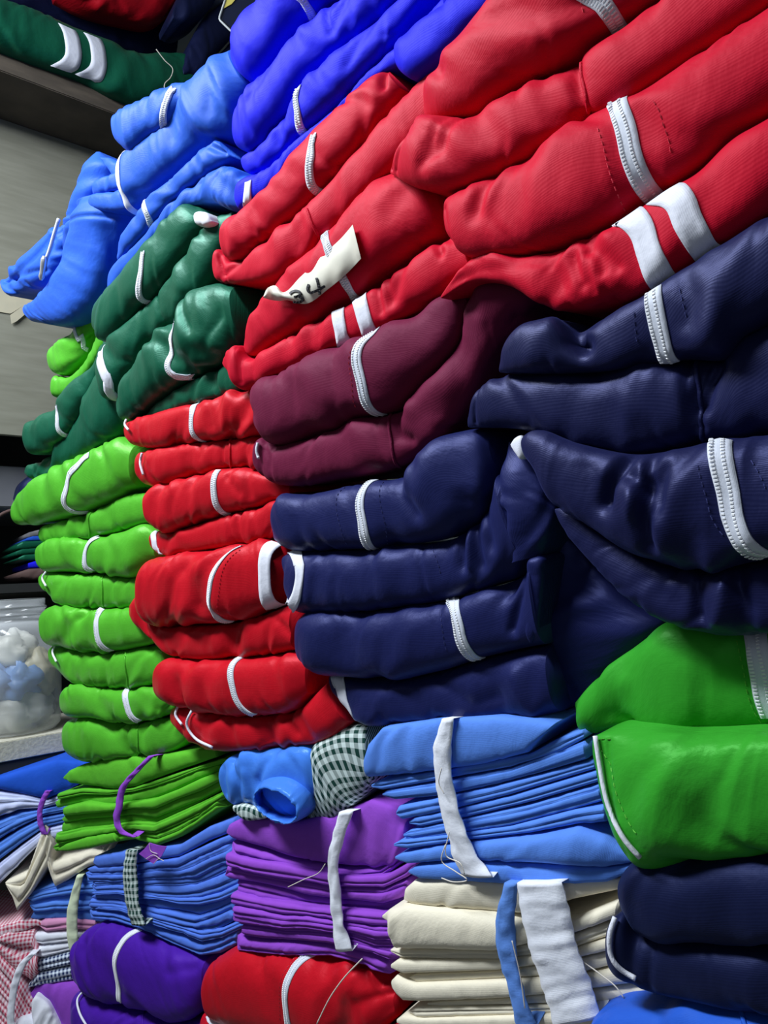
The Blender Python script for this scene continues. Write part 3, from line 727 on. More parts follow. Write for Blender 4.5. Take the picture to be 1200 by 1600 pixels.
# ================================================================== fourth pile
tracksuit(FD, 'bright green tracksuit hanging over the edge behind the bottle green zip jacket', [
  dict(top=[(82,563),(86,550),(98,538),(125,518),(142,480),(152,452),(163,425),(172,424)], bot=[(83,570),(92,584),(108,588),(130,568),(146,530),(160,490),(170,455),(180,430)], zip=[(128,522),(124,532),(131,542)], zw=.008, nu=60, wr=.1, gather=.3),
  dict(top=[(82,596),(90,588),(110,590),(135,570),(150,545),(165,510),(180,470)], bot=[(84,606),(92,621),(108,618),(130,600),(152,570),(170,545),(190,500)], nu=60, wr=.12, gather=.4)],
  'green', off=-.02)
tracksuit(FD, 'bottle green tracksuit with white zip just above the bright green stack', [
  dict(top=[(40,690),(44,676),(56,662),(92,638),(120,598),(150,572),(168,535),(190,520)], bot=[(41,698),(50,708),(82,707),(109,682),(146,626),(166,580),(185,560),(200,545)], zip=[(90,642),(87,658),(94,672),(106,680)], zw=.009, nu=70, off=.008, wr=.06, gather=.2),
  dict(top=[(40,735),(48,726),(62,724),(112,684),(148,628),(168,584),(188,560),(205,560)], bot=[(41,741),(50,747),(76,749),(112,731),(150,712),(190,690),(210,672),(225,650)], nu=80, nv=26, wr=.07, gather=.2, cr=[([(115,690),(95,725)], 8, -2), ([(72,722),(64,740)], 5, 3)])],
  'dgreen', amp=1.3)
DG = [
 ('bright green tracksuit topmost in the tall green stack, widest of them',
  [(25,798),(30,784),(46,764),(100,730),(150,706),(190,688),(208,682),(224,690)], [(26,806),(34,818),(50,820),(75,817),(150,798),(190,780),(212,768),(226,760)], [(128,724),(104,752),(103,778),(126,800)],
  [(65,832),(70,822),(84,818),(150,800),(212,772),(240,770)], [(65,838),(70,847),(94,845),(150,840),(200,828),(242,816)], None, [[(140,804),(139,820),(141,838)]]),
 ('bright green tracksuit second from the top of the green stack, thin white piping',
  [(64,868),(66,852),(76,845),(150,841),(200,830),(240,818),(252,830)], [(65,876),(70,888),(112,894),(157,895),(225,899),(252,875)], [(145,843),(134,864),(141,890)],
  [(66,902),(72,894),(84,892),(112,896),(170,898),(225,901),(250,895)], [(68,910),(80,925),(98,942),(161,950),(225,947),(250,940)], [[(72,893),(66,903),(72,916)]], [[(161,900),(159,925),(161,948)]]),
 ('bright green tracksuit third from the top of the green stack',
  [(74,966),(77,952),(90,946),(161,951),(225,948),(250,950)], [(75,980),(80,998),(106,1010),(180,1017),(240,1006),(258,1000)], [(156,954),(151,976),(168,1014)],
  [(82,1016),(86,1008),(106,1012),(180,1019),(240,1009),(266,1012)], [(84,1026),(98,1047),(125,1066),(180,1074),(240,1070),(270,1060)], [[(86,1008),(82,1018),(88,1034)]], [[(197,1020),(196,1050),(200,1072)]]),
 ('bright green tracksuit lowest in the green stack, resting on the green cloth bundle',
  [(102,1092),(106,1076),(118,1069),(180,1076),(250,1072),(278,1072)], [(103,1100),(110,1115),(150,1121),(210,1128),(262,1117),(285,1105)], [(202,1077),(198,1098),(214,1125)],
  [(109,1145),(112,1126),(124,1119),(210,1131),(262,1121),(296,1118)], [(110,1155),(116,1173),(139,1186),(210,1180),(289,1165),(300,1155)], None, [[(215,1134),(214,1155),(217,1176)]]),
]
for lab, t1, b1, z, t2, b2, pp, sm in DG:
    tracksuit(FD, lab, [dict(top=t1, bot=b1, zip=z, zw=.0125, nu=80, off=.006, wr=.09, gather=.15, pinch=.95, amp=1.45, square=.55),
                        dict(top=t2, bot=b2, pipes=pp or [], seams=sm, nu=80, wr=.09, gather=.15, pinch=1.0, amp=1.45, square=.45, cr=[([p for p in sm[0]], 3, 2)])],
              'green', thread='thread_green')
tracksuit(FD, 'deep violet tracksuit with ribbed cloth and white zip at the lower left', [
  dict(top=[(118,1512),(122,1490),(138,1456),(158,1440),(200,1441),(230,1452),(290,1476),(330,1494)], bot=[(119,1520),(124,1532),(150,1545),(193,1560),(250,1575),(300,1588),(322,1576),(332,1545)], zip=[(216,1454),(188,1486),(178,1522),(189,1556)], zw=.0115,
       nu=90, nv=26, cr=[([(158,1460),(170,1500)], 8, 3), ([(290,1500),(320,1500)], 7, 3)], wr=.07, gather=.2),
  dict(top=[(120,1562),(128,1546),(150,1549),(193,1564),(250,1579),(300,1591),(330,1585)], bot=[(121,1575),(134,1606),(160,1630),(193,1640),(250,1650),(300,1655),(330,1645)], pipes=[[(132,1547),(121,1560),(124,1582),(136,1604)]], seams=[[(228,1580),(222,1600),(224,1630)]], nu=70)],
  'violet', amp=1.2)

col_ = Roll(FB, [(798,694),(806,684),(816,680),(823,688)], [(799,698),(806,708),(816,718),(822,712)], 'collar', 'stripe', None, depth=.03, bulge=.4, nu=16, nv=8, off=.014, wr=.05)
tag(col_.obj, 'white collar tip poking out between the two navy piles', 'collar')
wb = Roll(FC, [(156,549),(166,546),(177,552)], [(156,566),(165,571),(176,571)], 'waist_tape', 'stripe', None, depth=.04, bulge=.4, nu=16, nv=8, off=-.004, wr=.03)
tag(wb.obj, 'short white tape end showing left of the bottle green folds', 'tape')
ck = Roll(FC, [(306,342),(310,333),(320,331),(329,338),(331,344)], [(307,346),(312,353),(321,355),(330,350),(332,346)], 'cord_stop', 'teeth', None, depth=.02, bulge=.9, nu=20, nv=12, off=.012, wr=.3, amp=2)
tag(ck.obj, 'white crumpled cord end on the bottle green tracksuit', 'cord end')

# ================================================================== tied bundles of folded cloth
def ribbon(name, F, pts, mat, parent, off, back=(.035, .022), thick=.0012, n=40, fray=None):
    """a cloth strip round a bundle; pts: (x_left, x_right, y) down its front"""
    P = np.array(pts, float)
    L = resample(np.stack([P[:, 0], P[:, 2]], 1), np.linspace(0, 1, n)); R = resample(np.stack([P[:, 1], P[:, 3] if P.shape[1] > 3 else P[:, 2]], 1), np.linspace(0, 1, n))
    rows = []
    m = 6
    ls = np.array([F.at(*p, off) for p in L]); rs = np.array([F.at(*p, off) for p in R])
    if back[0]:
        for f in (1, .6, .25): rows.append((ls[0]-F.N*back[0]*f - F.up*.005*f, rs[0]-F.N*back[0]*f - F.up*.005*f))
    for a, b in zip(ls, rs): rows.append((a, b))
    if back[1]:
        for f in (.3, .65, 1): rows.append((ls[-1]-F.N*back[1]*f + F.up*.006*f, rs[-1]-F.N*back[1]*f + F.up*.006*f))
    V, U = [], []
    SEED[0] += 3
    ln = 0; prev = None
    for k, (a, b) in enumerate(rows):
        if prev is not None: ln += np.linalg.norm(a-prev)
        prev = a
        for j in range(m):
            f = j/(m-1)
            V.append(a+(b-a)*f + F.N*(.0022*nz(k*.35, f*2.2, SEED[0]) + .0016*math.sin(f*PI)))
            U.append((f*np.linalg.norm(b-a), ln))
    V = np.array(V); nr = len(rows); o = len(V)
    V2 = np.concatenate([V, V-F.N*thick])
    Fc = []
    for k in range(nr-1):
        for j in range(m-1):
            q = (k*m+j, k*m+j+1, (k+1)*m+j+1, (k+1)*m+j)
            Fc.append(q); Fc.append(tuple(o+i for i in reversed(q)))
        Fc.append((k*m, (k+1)*m, o+(k+1)*m, o+k*m)); Fc.append((k*m+m-1, o+k*m+m-1, o+(k+1)*m+m-1, (k+1)*m+m-1))
    i = (nr//2)*m
    if np.dot(np.cross(V[i+1]-V[i], V[i+m]-V[i]), F.N) < 0: Fc = [tuple(reversed(f)) for f in Fc]
    return link(name, V2, Fc, mat, parent, uvs=np.concatenate([U, U]))
def thread(name, F, pts, mat, parent, off, r=.0005):
    P = np.array([F.at(*p, off) for p in smooth_path(pts, 26)])
    return tube(name, P, r, mat, parent, seg=5)

def bundle(F, label, layers, mat, ties=(), name='cloth_bundle', group='tied bundles of folded cloth', cat='cloth bundle', **kw):
    mid = layers[-1][1][len(layers[-1][1])//2]
    t = thing(name, F.at(*mid) - F.N*.06, label, cat, group)
    for l in layers:
        top, bot = l[0], l[1]; o = dict(nu=54, nv=14, bulge=.8, wr=.05, gather=.08, depth=.16, box_=.8, ply=0, maxb=.012, freq=26, pinch=.5, lin=True); o.update(kw)
        mt = mat
        if len(l) > 2:
            o.update(l[2]); mt = o.pop('mat', mat)
        Roll(F, top, bot, 'folded_cloth', mt, t, **o)
    for tie in ties:
        tie = dict(tie); ribbon(tie.pop('name', 'tie_strip'), F, tie.pop('pts'), tie.pop('mat'), t, **tie)
    return t
def fan(top, bot, n, seed, jl=6, jr=6, left=None, plies=(0, 2), wob=2.2):
    """n layers between an upper and a lower edge, uneven in thickness and reach"""
    rng = random.Random(seed)
    w = np.array([rng.uniform(.5, 1.6) for _ in range(n)]); e = np.r_[0, np.cumsum(w)]/w.sum()
    K = 8
    us = np.linspace(0, 1, K); T, B = resample(top, us, False), resample(bot, us, False)
    edge = []
    for k in range(n+1):
        c = T + (B-T)*e[k]
        if k not in (0, n): c[:, 1] += np.array([rng.uniform(-1, 1) for _ in range(K)])*wob + rng.uniform(-1, 1)*wob*1.4*np.linspace(-1, 1, K)
        edge.append(c)
    out = []
    for k in range(n):
        a, b = edge[k].copy(), edge[k+1].copy() + [0, 1.2]
        dl, dr = rng.uniform(-jl, jl), rng.uniform(-jr, jr)
        for c in (a, b):
            c[0, 0] += dl; c[1, 0] += dl*.5; c[-1, 0] += dr; c[-2, 0] += dr*.5
        f = rng.choice([.15, .5, .85]); tip = a[0]*(1-f) + b[0]*f + np.array([-rng.uniform(3, 9), rng.uniform(-1, 1)])
        a = np.vstack([tip - [0, .6], a]); b = np.vstack([tip + [0, .6], b])
        f = rng.choice([.2, .8]); tipr = a[-1]*(1-f) + b[-1]*f + np.array([rng.uniform(4, 10), 0])
        a = np.vstack([a, tipr - [0, .8]]); b = np.vstack([b, tipr + [0, .8]])
        out.append((a.tolist(), b.tolist(), dict(ply=rng.randint(*plies), off=rng.uniform(-.006, .006), bulge=rng.uniform(.6, 1.1))))
    return out

LB = [
 ([(573,1192),(580,1160),(600,1136),(690,1122),(780,1118),(845,1122),(872,1128)], [(574,1198),(580,1213),(640,1208),(690,1202),(760,1192),(828,1174),(850,1150)], dict(off=.004, maxb=.008, ply=0)),
 ([(581,1226),(590,1220),(680,1205),(830,1177),(880,1150),(912,1140)], [(582,1230),(600,1233),(680,1219),(800,1197),(880,1172),(916,1152)], dict(ply=1)),
 ([(598,1240),(606,1234),(690,1221),(800,1200),(916,1156)], [(600,1243),(620,1248),(690,1242),(760,1228),(850,1205),(920,1184)], dict(ply=2)),
 ([(620,1268),(626,1258),(690,1245),(760,1231),(850,1208),(928,1187)], [(621,1273),(632,1279),(700,1265),(800,1240),(932,1200)], dict(ply=1)),
 ([(640,1283),(650,1276),(700,1267),(800,1243),(934,1203)], [(641,1287),(660,1290),(720,1278),(830,1252),(938,1220)], dict(ply=1)),
 ([(631,1303),(642,1296),(700,1284),(830,1256),(938,1224)], [(632,1307),(650,1311),(720,1300),(800,1288),(900,1262),(944,1250)], dict(ply=2)),
 ([(616,1318),(628,1312),(700,1304),(800,1290),(900,1264),(946,1256)], [(617,1322),(640,1325),(720,1313),(830,1300),(903,1286),(950,1282)], dict(ply=1, off=.003)),
 ([(618,1338),(630,1332),(680,1322),(740,1314),(850,1301),(908,1288),(950,1305),(988,1336)], [(619,1342),(640,1348),(720,1341),(850,1345),(950,1352),(990,1346)], dict(off=.006, maxb=.014, ply=0)),
 ([(639,1360),(650,1352),(720,1343),(830,1348),(950,1354),(988,1350)], [(640,1364),(660,1371),(720,1374),(830,1381),(950,1376),(986,1362)], dict(off=.003, maxb=.014)),
]
b_ = bundle(FB, 'light blue cloth bundle tied with a white strip, under the navy tracksuits', LB, 'c_sky',
  ties=[dict(pts=[(690,708,1123),(679,705,1160),(678,704,1200),(686,714,1255),(699,730,1305),(710,748,1345),(722,772,1370)], mat='c_white', off=.012)])
thread('loose_thread', FB, [(690,1200),(686,1225),(694,1240)], 'thread', b_, .018)
thread('loose_thread', FB, [(696,1320),(690,1345),(712,1362),(730,1375),(708,1378),(690,1372)], 'thread', b_, .019)
thread('loose_thread', FB, [(702,1300),(698,1338),(720,1350),(726,1366)], 'thread', b_, .019)

CB = [
 ([(632,1402),(636,1386),(650,1374),(700,1368),(790,1372),(880,1374),(968,1372)], [(633,1406),(650,1411),(776,1420),(830,1424),(900,1402),(970,1388)], dict(off=.0, maxb=.012)),
 ([(598,1430),(612,1418),(640,1412),(776,1422),(840,1440),(900,1436),(968,1406)], [(599,1434),(612,1440),(622,1479),(700,1479),(776,1480),(880,1462),(966,1432)], dict(off=.006, maxb=.012)),
 ([(611,1483),(625,1481),(700,1481),(776,1482),(880,1464),(966,1436)], [(612,1487),(630,1495),(776,1497),(880,1484),(960,1458)], dict(ply=1)),
 ([(612,1506),(624,1498),(776,1499),(880,1486),(958,1462)], [(613,1512),(634,1519),(776,1514),(880,1501),(956,1482)], dict(ply=0, off=.003)),
 ([(640,1526),(652,1521),(776,1516),(880,1503),(958,1486)], [(641,1530),(656,1533),(780,1527),(900,1520),(964,1504)], {}),
 ([(614,1530),(622,1522),(650,1534),(790,1529),(900,1524),(975,1508),(1000,1520)], [(618,1545),(636,1560),(660,1562),(790,1557),(900,1546),(985,1534),(1010,1532)], dict(off=.004, ply=0, maxb=.014)),
 ([(668,1567),(690,1564),(790,1559),(900,1548),(985,1537),(1030,1538)], [(669,1570),(690,1571),(790,1568),(950,1562),(1030,1556),(1050,1550)], {}),
 ([(640,1578),(652,1571),(790,1570),(950,1564),(1030,1559)], [(641,1582),(655,1588),(800,1584),(950,1577),(1030,1570)], dict(ply=1)),
 ([(621,1592),(632,1585),(660,1590),(800,1586),(950,1579)], [(622,1598),(640,1604),(800,1603),(950,1598)], dict(off=.003)),
 ([(640,1612),(660,1606),(800,1605),(950,1600)], [(642,1620),(660,1640),(800,1640),(950,1635)], {}),
]
b_ = bundle(FB, 'cream cotton bundle with one blue and one wide white tie strip', CB, 'c_cream',
  ties=[dict(pts=[(787,808,1380),(778,804,1420),(774,803,1455),(780,808,1500),(792,815,1540),(808,838,1605)], mat='strapblue', off=.015),
        dict(pts=[(807,876,1380,1380),(813,888,1420,1420),(828,901,1485,1478),(846,918,1540,1525),(866,938,1605,1590)], mat='c_white', off=.016)])
thread('loose_thread', FB, [(895,1465),(905,1495),(935,1520),(965,1545),(975,1560)], 'thread', b_, .012)
thread('loose_thread', FB, [(800,1470),(812,1520),(820,1575)], 'thread', b_, .019)

PB = [([(355,1298),(362,1286),(382,1276),(467,1282),(530,1270),(583,1248),(625,1262),(640,1280)], [(356,1302),(368,1308),(467,1338),(513,1348),(597,1354),(620,1346),(642,1320)], dict(maxb=.008, wr=.06))]
PB += fan([(362,1312),(467,1341),(513,1351),(597,1357),(642,1330)], [(383,1480),(450,1487),(517,1488),(560,1498),(618,1518)], 9, 5, 9, 8)
b_ = bundle(FC, 'purple cotton bundle tied with a white strip', PB, 'c_purple',
  ties=[dict(pts=[(531,551,1268),(520,538,1305),(512,528,1348),(514,530,1385),(517,533,1418),(519,538,1450),(524,550,1486)], mat='c_white', off=.013)])
thread('loose_thread', FC, [(508,1350),(500,1362),(475,1374),(450,1386)], 'thread', b_, .014)

GB = [([(100,1214),(110,1204),(133,1193),(180,1184),(233,1180),(300,1172),(340,1166)], [(101,1217),(115,1222),(180,1232),(215,1228),(240,1218),(290,1200),(342,1182)], dict(maxb=.009, wr=.06))]
GB += fan([(100,1238),(130,1230),(180,1234),(215,1230),(255,1215),(300,1200),(348,1185)], [(98,1328),(140,1320),(180,1314),(217,1308),(257,1320),(300,1298),(352,1262)], 7, 21, 7, 5)
GB += [([(92,1326),(105,1318),(140,1306),(180,1300)], [(93,1329),(110,1329),(145,1324),(186,1314)], dict(off=.006))]
bundle(FD, 'bright green cotton bundle with a thin purple tie', GB, 'c_green',
  ties=[dict(pts=[(232,241,1181),(208,218,1205),(186,196,1232),(180,190,1262),(177,187,1285),(182,194,1298),(202,214,1308)], mat='c_purple', off=.016)])

BB = [([(147,1345),(152,1336),(200,1328),(285,1318),(330,1290),(370,1276)], [(148,1349),(160,1354),(200,1350),(285,1336),(330,1312),(372,1296)], dict(maxb=.009))]
BB += fan([(148,1354),(200,1352),(285,1338),(330,1316),(374,1300)], [(152,1432),(200,1438),(232,1452),(333,1494),(384,1470)], 9, 8, 8, 8)
bundle(FD, 'mid blue cotton bundle tied with green gingham, below the green bundle', BB, 'c_blue',
  ties=[dict(pts=[(197,215,1328),(193,213,1350),(193,214,1380),(197,218,1415),(206,227,1446)], mat='g_green', off=.014)])
def flat_poly(name, F, poly, mat, parent, off=0, thick=.001):
    P = [F.at(*p, off) for p in poly]; n = len(P)
    V = P + [p - F.N*thick for p in P]
    Fc = [tuple(range(n)), tuple(n+i for i in reversed(range(n)))] + [(i, n+i, n+(i+1) % n, (i+1) % n) for i in range(n)]
    return link(name, V, Fc, mat, parent, smooth=False, uvs=[(p@F.t, p[2]) for p in V])
sc = thing('fabric_scrap', FD.at(240, 1350), 'small frayed purple cloth scrap lying on the mid blue bundle', 'cloth scrap')
flat_poly('scrap', FD, [(217,1334),(226,1326),(233,1317),(246,1321),(260,1323),(252,1338),(240,1350),(228,1342)], 'c_purple', sc, .020)
for q in ([(240,1350),(248,1342),(256,1345)], [(228,1342),(240,1336),(250,1342)], [(233,1318),(236,1330),(246,1334)]):
    thread('loose_thread', FD, q, 'thread', sc, .0215, .0004)

# ---- crumpled things between the piles
def loft(name, F, rings, mat, parent=None, seg=64, wob=.003, close=True):
    SEED[0] += 5
    V, U = [], []
    for k, (poly, off) in enumerate(rings):
        P = np.array(poly + [poly[0]], float)
        Q = resample(P, np.linspace(0, 1, seg+1))[:-1]
        for j, p in enumerate(Q):
            a = 2*PI*j/seg
            w = wob*nz(math.cos(a)*3, math.sin(a)*3, SEED[0]+k*.8) + wob*.6*nz(math.cos(a)*8, math.sin(a)*8, SEED[0]+k*.6)
            pt = F.at(*p, off) + F.N*w; V.append(pt); st = F.st(pt); U.append((st[0]+off*.4, st[1]+off*.6))
    Fc = [(k*seg+j, k*seg+(j+1) % seg, (k+1)*seg+(j+1) % seg, (k+1)*seg+j) for k in range(len(rings)-1) for j in range(seg)]
    n = len(rings)
    Fc += [tuple(range(seg)), tuple((n-1)*seg+j for j in reversed(range(seg)))]
    return link(name, V, Fc, mat, parent, uvs=U)
def grow(poly, f, c=None, d=(0, 0)):
    P = np.array(poly, float); c = P.mean(0) if c is None else np.array(c)
    return ((P-c)*f + c + np.array(d)).tolist()
body = [(352,1225),(355,1190),(368,1178),(392,1174),(440,1168),(492,1168),(503,1195),(510,1226),(495,1255),(472,1283),(458,1288),(438,1282),(412,1267),(392,1258),(370,1255),(362,1238)]
mouth = [(408,1262),(414,1246),(430,1238),(446,1240),(456,1254),(460,1275),(456,1285),(438,1280),(420,1271)]
def between(a, b, f):
    us = np.linspace(0, 1, 33)[:-1]
    A = resample(np.array(a+[a[0]], float), us); B = resample(np.array(b+[b[0]], float), us)
    d = [np.linalg.norm(A-np.roll(B, k, 0)) for k in range(32)]; B = np.roll(B, int(np.argmin(d)), 0)
    return (A+(B-A)*f).tolist()
sat = thing('crumpled_sash', FC.at(440, 1290), 'crumpled shiny light blue satin with an open rolled end, under the red stack', 'satin cloth')
Roll(FC, [(351,1226),(354,1192),(370,1178),(430,1169),(492,1166),(506,1186)], [(352,1234),(366,1250),(392,1258),(430,1266),(478,1270),(511,1226)], 'satin_body', 'bsatin', sat, nu=60, nv=26, bulge=.6, off=.004, amp=1.5, pinch=1.2,
     cr=[([(375,1180),(392,1215),(388,1250)], 6, 6), ([(440,1172),(420,1215),(440,1250)], 7, 6), ([(400,1200),(404,1240)], 5, -4), ([(362,1195),(368,1235)], 4, 4)])
def ell(cx, cy, ax, ay, rot, n=40):
    c, s_ = math.cos(rot), math.sin(rot)
    return [(cx + ax*math.cos(q)*c - ay*math.sin(q)*s_, cy + ax*math.cos(q)*s_ + ay*math.sin(q)*c) for q in np.linspace(0, 2*PI, n, endpoint=False)]
loft('rolled_end', FC, [(ell(462, 1232, 46, 40, .5), -.04), (ell(452, 1240, 47, 38, .5), -.005), (ell(440, 1250, 44, 32, .55), .018), (ell(432, 1257, 40, 25, .6), .030), (ell(430, 1259, 38, 22, .6), .033), (ell(430, 1259, 36, 20, .6), .032),
     (ell(434, 1256, 34, 20, .6), .022), (ell(440, 1250, 33, 20, .55), .006), (ell(448, 1243, 30, 19, .5), -.008), (ell(452, 1240, 14, 8, .5), -.012)], 'bsatin', sat, wob=.0035)
gb = thing('gingham_roll', FC.at(540, 1270), 'dark green and white gingham cloth tucked beside the crumpled blue satin', 'gingham cloth')
Roll(FC, [(480,1285),(492,1225),(498,1160),(540,1135),(582,1130)], [(488,1286),(520,1280),(548,1262),(575,1240),(590,1215)], 'folded_cloth', 'g_green', gb, nu=50, nv=26, bulge=.5, off=.0, wr=.05, gather=.1, maxb=.02)
Roll(FC, [(366,1258),(385,1256),(412,1264)], [(368,1268),(390,1281),(416,1278)], 'hem', 'g_green', gb, nu=30, nv=12, off=.01, depth=.05, wr=.1)

# ================================================================== bundles on the end wall's lower shelf
E1 = [
 ([(-70,1232),(0,1212),(60,1195),(90,1186),(135,1188),(150,1192)], [(-70,1250),(0,1232),(30,1238),(75,1247),(110,1232),(150,1212)], dict(mat='c_royal', maxb=.012)),
 ([(-70,1255),(0,1236),(40,1240),(75,1250),(120,1232),(160,1216)], [(-70,1300),(-20,1282),(30,1264),(68,1262),(110,1250),(160,1236)], dict(mat='c_lilac', ply=3)),
 ([(-70,1310),(-20,1290),(30,1270),(68,1264),(110,1254),(160,1240)], [(-70,1350),(-20,1322),(30,1292),(68,1274),(110,1266),(160,1262)], dict(mat='c_sky', ply=3)),
 ([(-60,1356),(-20,1328),(30,1296),(68,1277),(110,1269),(160,1266)], [(-50,1385),(-10,1350),(35,1316),(70,1292),(110,1282),(160,1290)], dict(mat='c_sky', ply=2)),
 ([(-40,1395),(-10,1356),(35,1320),(70,1295),(110,1285),(160,1293)], [(-30,1410),(5,1375),(40,1340),(72,1308),(110,1310),(160,1320)], dict(mat='c_lilac', ply=2)),
]
bundle(FE, 'mixed bundle of royal blue, lilac and light blue cloth with a purple tie', E1, 'c_lilac', wr=.12, gather=.4,
  ties=[dict(pts=[(70,79,1236),(62,71,1252),(58,66,1270),(59,68,1288),(65,74,1304)], mat='c_purple', off=.016)])
E2 = [
 ([(9,1378),(20,1372),(44,1362),(66,1300),(70,1290)], [(11,1384),(22,1400),(28,1422),(50,1395),(80,1345),(86,1320)], dict(ply=2, maxb=.012, off=.012)),
 ([(68,1290),(72,1300),(85,1345),(110,1338),(142,1328),(160,1330)], [(72,1310),(78,1355),(88,1384),(110,1372),(140,1352),(165,1345)], dict(ply=1, maxb=.012, off=.008)),
]
bundle(FE, 'folded cream cloth drooping from under the mixed blue bundle', E2, 'c_cream', name='folded_cloth', cat='folded cloth', group='loose folded cloths')
E3 = fan([(50,1392),(90,1378),(130,1370),(175,1365)], [(54,1434),(100,1432),(140,1436),(175,1440)], 5, 3, 4, 4, wob=1)
E3 = [(a, b, dict(o, mat='c_sky')) for a, b, o in E3]
E3 += [([(60,1442),(72,1434),(110,1432),(150,1436)], [(61,1446),(75,1454),(110,1450),(150,1452)], dict(mat='c_pink', ply=1)),
       ([(50,1464),(58,1456),(110,1454),(150,1454)], [(51,1470),(70,1474),(110,1470),(150,1470)], dict(mat='c_white', ply=1)),
       ([(46,1486),(60,1477),(110,1472),(150,1472)], [(47,1492),(70,1494),(110,1484),(150,1478)], dict(mat='c_white', ply=1)),
       ([(48,1510),(62,1498),(110,1486),(150,1480)], [(46,1520),(70,1514),(110,1506),(150,1500)], dict(mat='g_navy', ply=1)),
       ([(46,1536),(60,1519),(110,1509),(150,1502)], [(44,1543),(60,1538),(110,1530),(150,1525)], dict(mat='g_navy', ply=1))]
bundle(FE, 'bundle of light blue, white and navy gingham cloth with a pale green tie', E3, 'c_sky',
  ties=[dict(pts=[(120,130,1368),(110,124,1400),(104,121,1430),(104,121,1456),(110,124,1486),(118,130,1500)], mat='c_lime', off=.02)])
E4 = fan([(-60,1452),(0,1446),(30,1440),(58,1436),(70,1445)], [(-60,1640),(-20,1625),(20,1605),(45,1590),(60,1560)], 7, 4, 5, 2, wob=3)
E4 = [([(-60,1450),(0,1446),(30,1438),(58,1436),(66,1440)], [(-60,1470),(0,1470),(30,1458),(56,1446),(68,1446)], dict(maxb=.006))]
for k in range(7):                                   # slanting folds, falling to the right
    y0 = 1452+k*24
    E4.append(([(-60,y0-30),(-10,y0),(25,y0+38),(48,y0+78),(60,y0+98)] if k else [(-60,1455),(0,1452),(30,1450),(56,1450),(62,1470)],
               [(-60,y0-4),(-14,y0+24),(18,y0+62),(40,y0+98),(56,y0+104)] if k else [(-60,1474),(-8,1478),(24,1512),(50,1530),(62,1520)], dict(ply=1, maxb=.012, off=.002*k)))
bundle(FE, 'red and white gingham bundle at the left edge with a white tie', E4, 'g_red', wr=.05, gather=.15,
  ties=[dict(pts=[(46,56,1490),(30,42,1506),(18,30,1535),(13,24,1565),(11,22,1590),(14,26,1620)], mat='c_white', off=.026)])
pc = thing('folded_cloth', FE.at(85, 1600), 'crumpled lilac purple cloth below the navy gingham, left of the violet tracksuit', 'folded cloth', 'loose folded cloths')
Roll(FE, [(48,1552),(56,1542),(85,1534),(120,1530),(150,1528)], [(49,1558),(75,1572),(95,1600),(118,1640),(150,1640)], 'folded_cloth', 'c_purple', pc, nu=50, nv=22, bulge=.4, wr=.12, gather=.4, off=.006, cr=[([(80,1560),(100,1590)], 8, 4)])
pw = thing('folded_cloth', FE.at(60, 1620), 'crumpled white cloth in the bottom left corner', 'folded cloth', 'loose folded cloths')
Roll(FE, [(49,1566),(56,1556),(70,1562),(90,1590),(110,1640)], [(50,1572),(52,1600),(60,1630),(80,1660),(100,1680)], 'folded_cloth', 'c_white', pw, nu=40, nv=18, bulge=.4, wr=.15, gather=.4, off=.016)
Roll(FE, [(22,1600),(30,1590),(48,1586),(60,1600)], [(20,1640),(30,1650),(48,1650),(60,1640)], 'folded_edge', 'c_white', pw, nu=30, nv=14, bulge=.4, off=.014)

# ================================================================== number tape on the red tracksuit
R8 = r34[0]
tp = thing('number_tape', FB.at(480, 460), 'torn cream paper tape with handwritten 34 stuck on a red tracksuit', 'paper tape')
up = [(412,462),(418,450),(430,446),(440,456),(470,432),(505,398),(535,370),(551,351)]
lo = [(411,465),(420,468),(432,470),(448,469),(476,475),(512,452),(545,424),(564,404)]
nT = 44; us = np.linspace(0, 1, nT)
UT, LT = resample(up, us), resample(lo, us)
def surf(p, lift):
    u, v = R8.find(p); g, n = R8.sample(u, v)
    d = ray(*p); k = np.dot(g + n*lift - CAM, n)/np.dot(d, n)
    k0 = np.dot(FB.P + FB.N*.012 - CAM, FB.N)/np.dot(d, FB.N)
    return CAM + d*(k if abs(k-k0) < .03 else k0)
plane_o = max(np.dot(R8.sample(*R8.find(p))[0]-FB.P, FB.N) for p in [(500,420),(480,450),(530,400)]) + .003
def tape_pt(p, extra=0.0):
    return FB.at(p[0], p[1], plane_o + extra)
V = []; m = 9
for i in range(nT):
    f = us[i]; curl = .010*max(0, (.2-f)/.2)**1.5 + .004*max(0, (f-.85)/.15)**2
    for j in range(m):
        g = j/(m-1); p = UT[i]*(1-g) + LT[i]*g
        V.append(tape_pt(p, curl*(1 + .6*math.sin(f*40)) - .004*(2*abs(g-.5))**2 + .0010*nz(f*9, g*2, 3)))
V = np.array(V); o_ = len(V)
Fc = []
for i in range(nT-1):
    for j in range(m-1):
        q = (i*m+j, i*m+j+1, (i+1)*m+j+1, (i+1)*m+j); Fc += [q, tuple(o_+k for k in reversed(q))]
sheet = link('tape_sheet', np.concatenate([V, V-FB.N*.0003]), Fc, 'paper', tp)
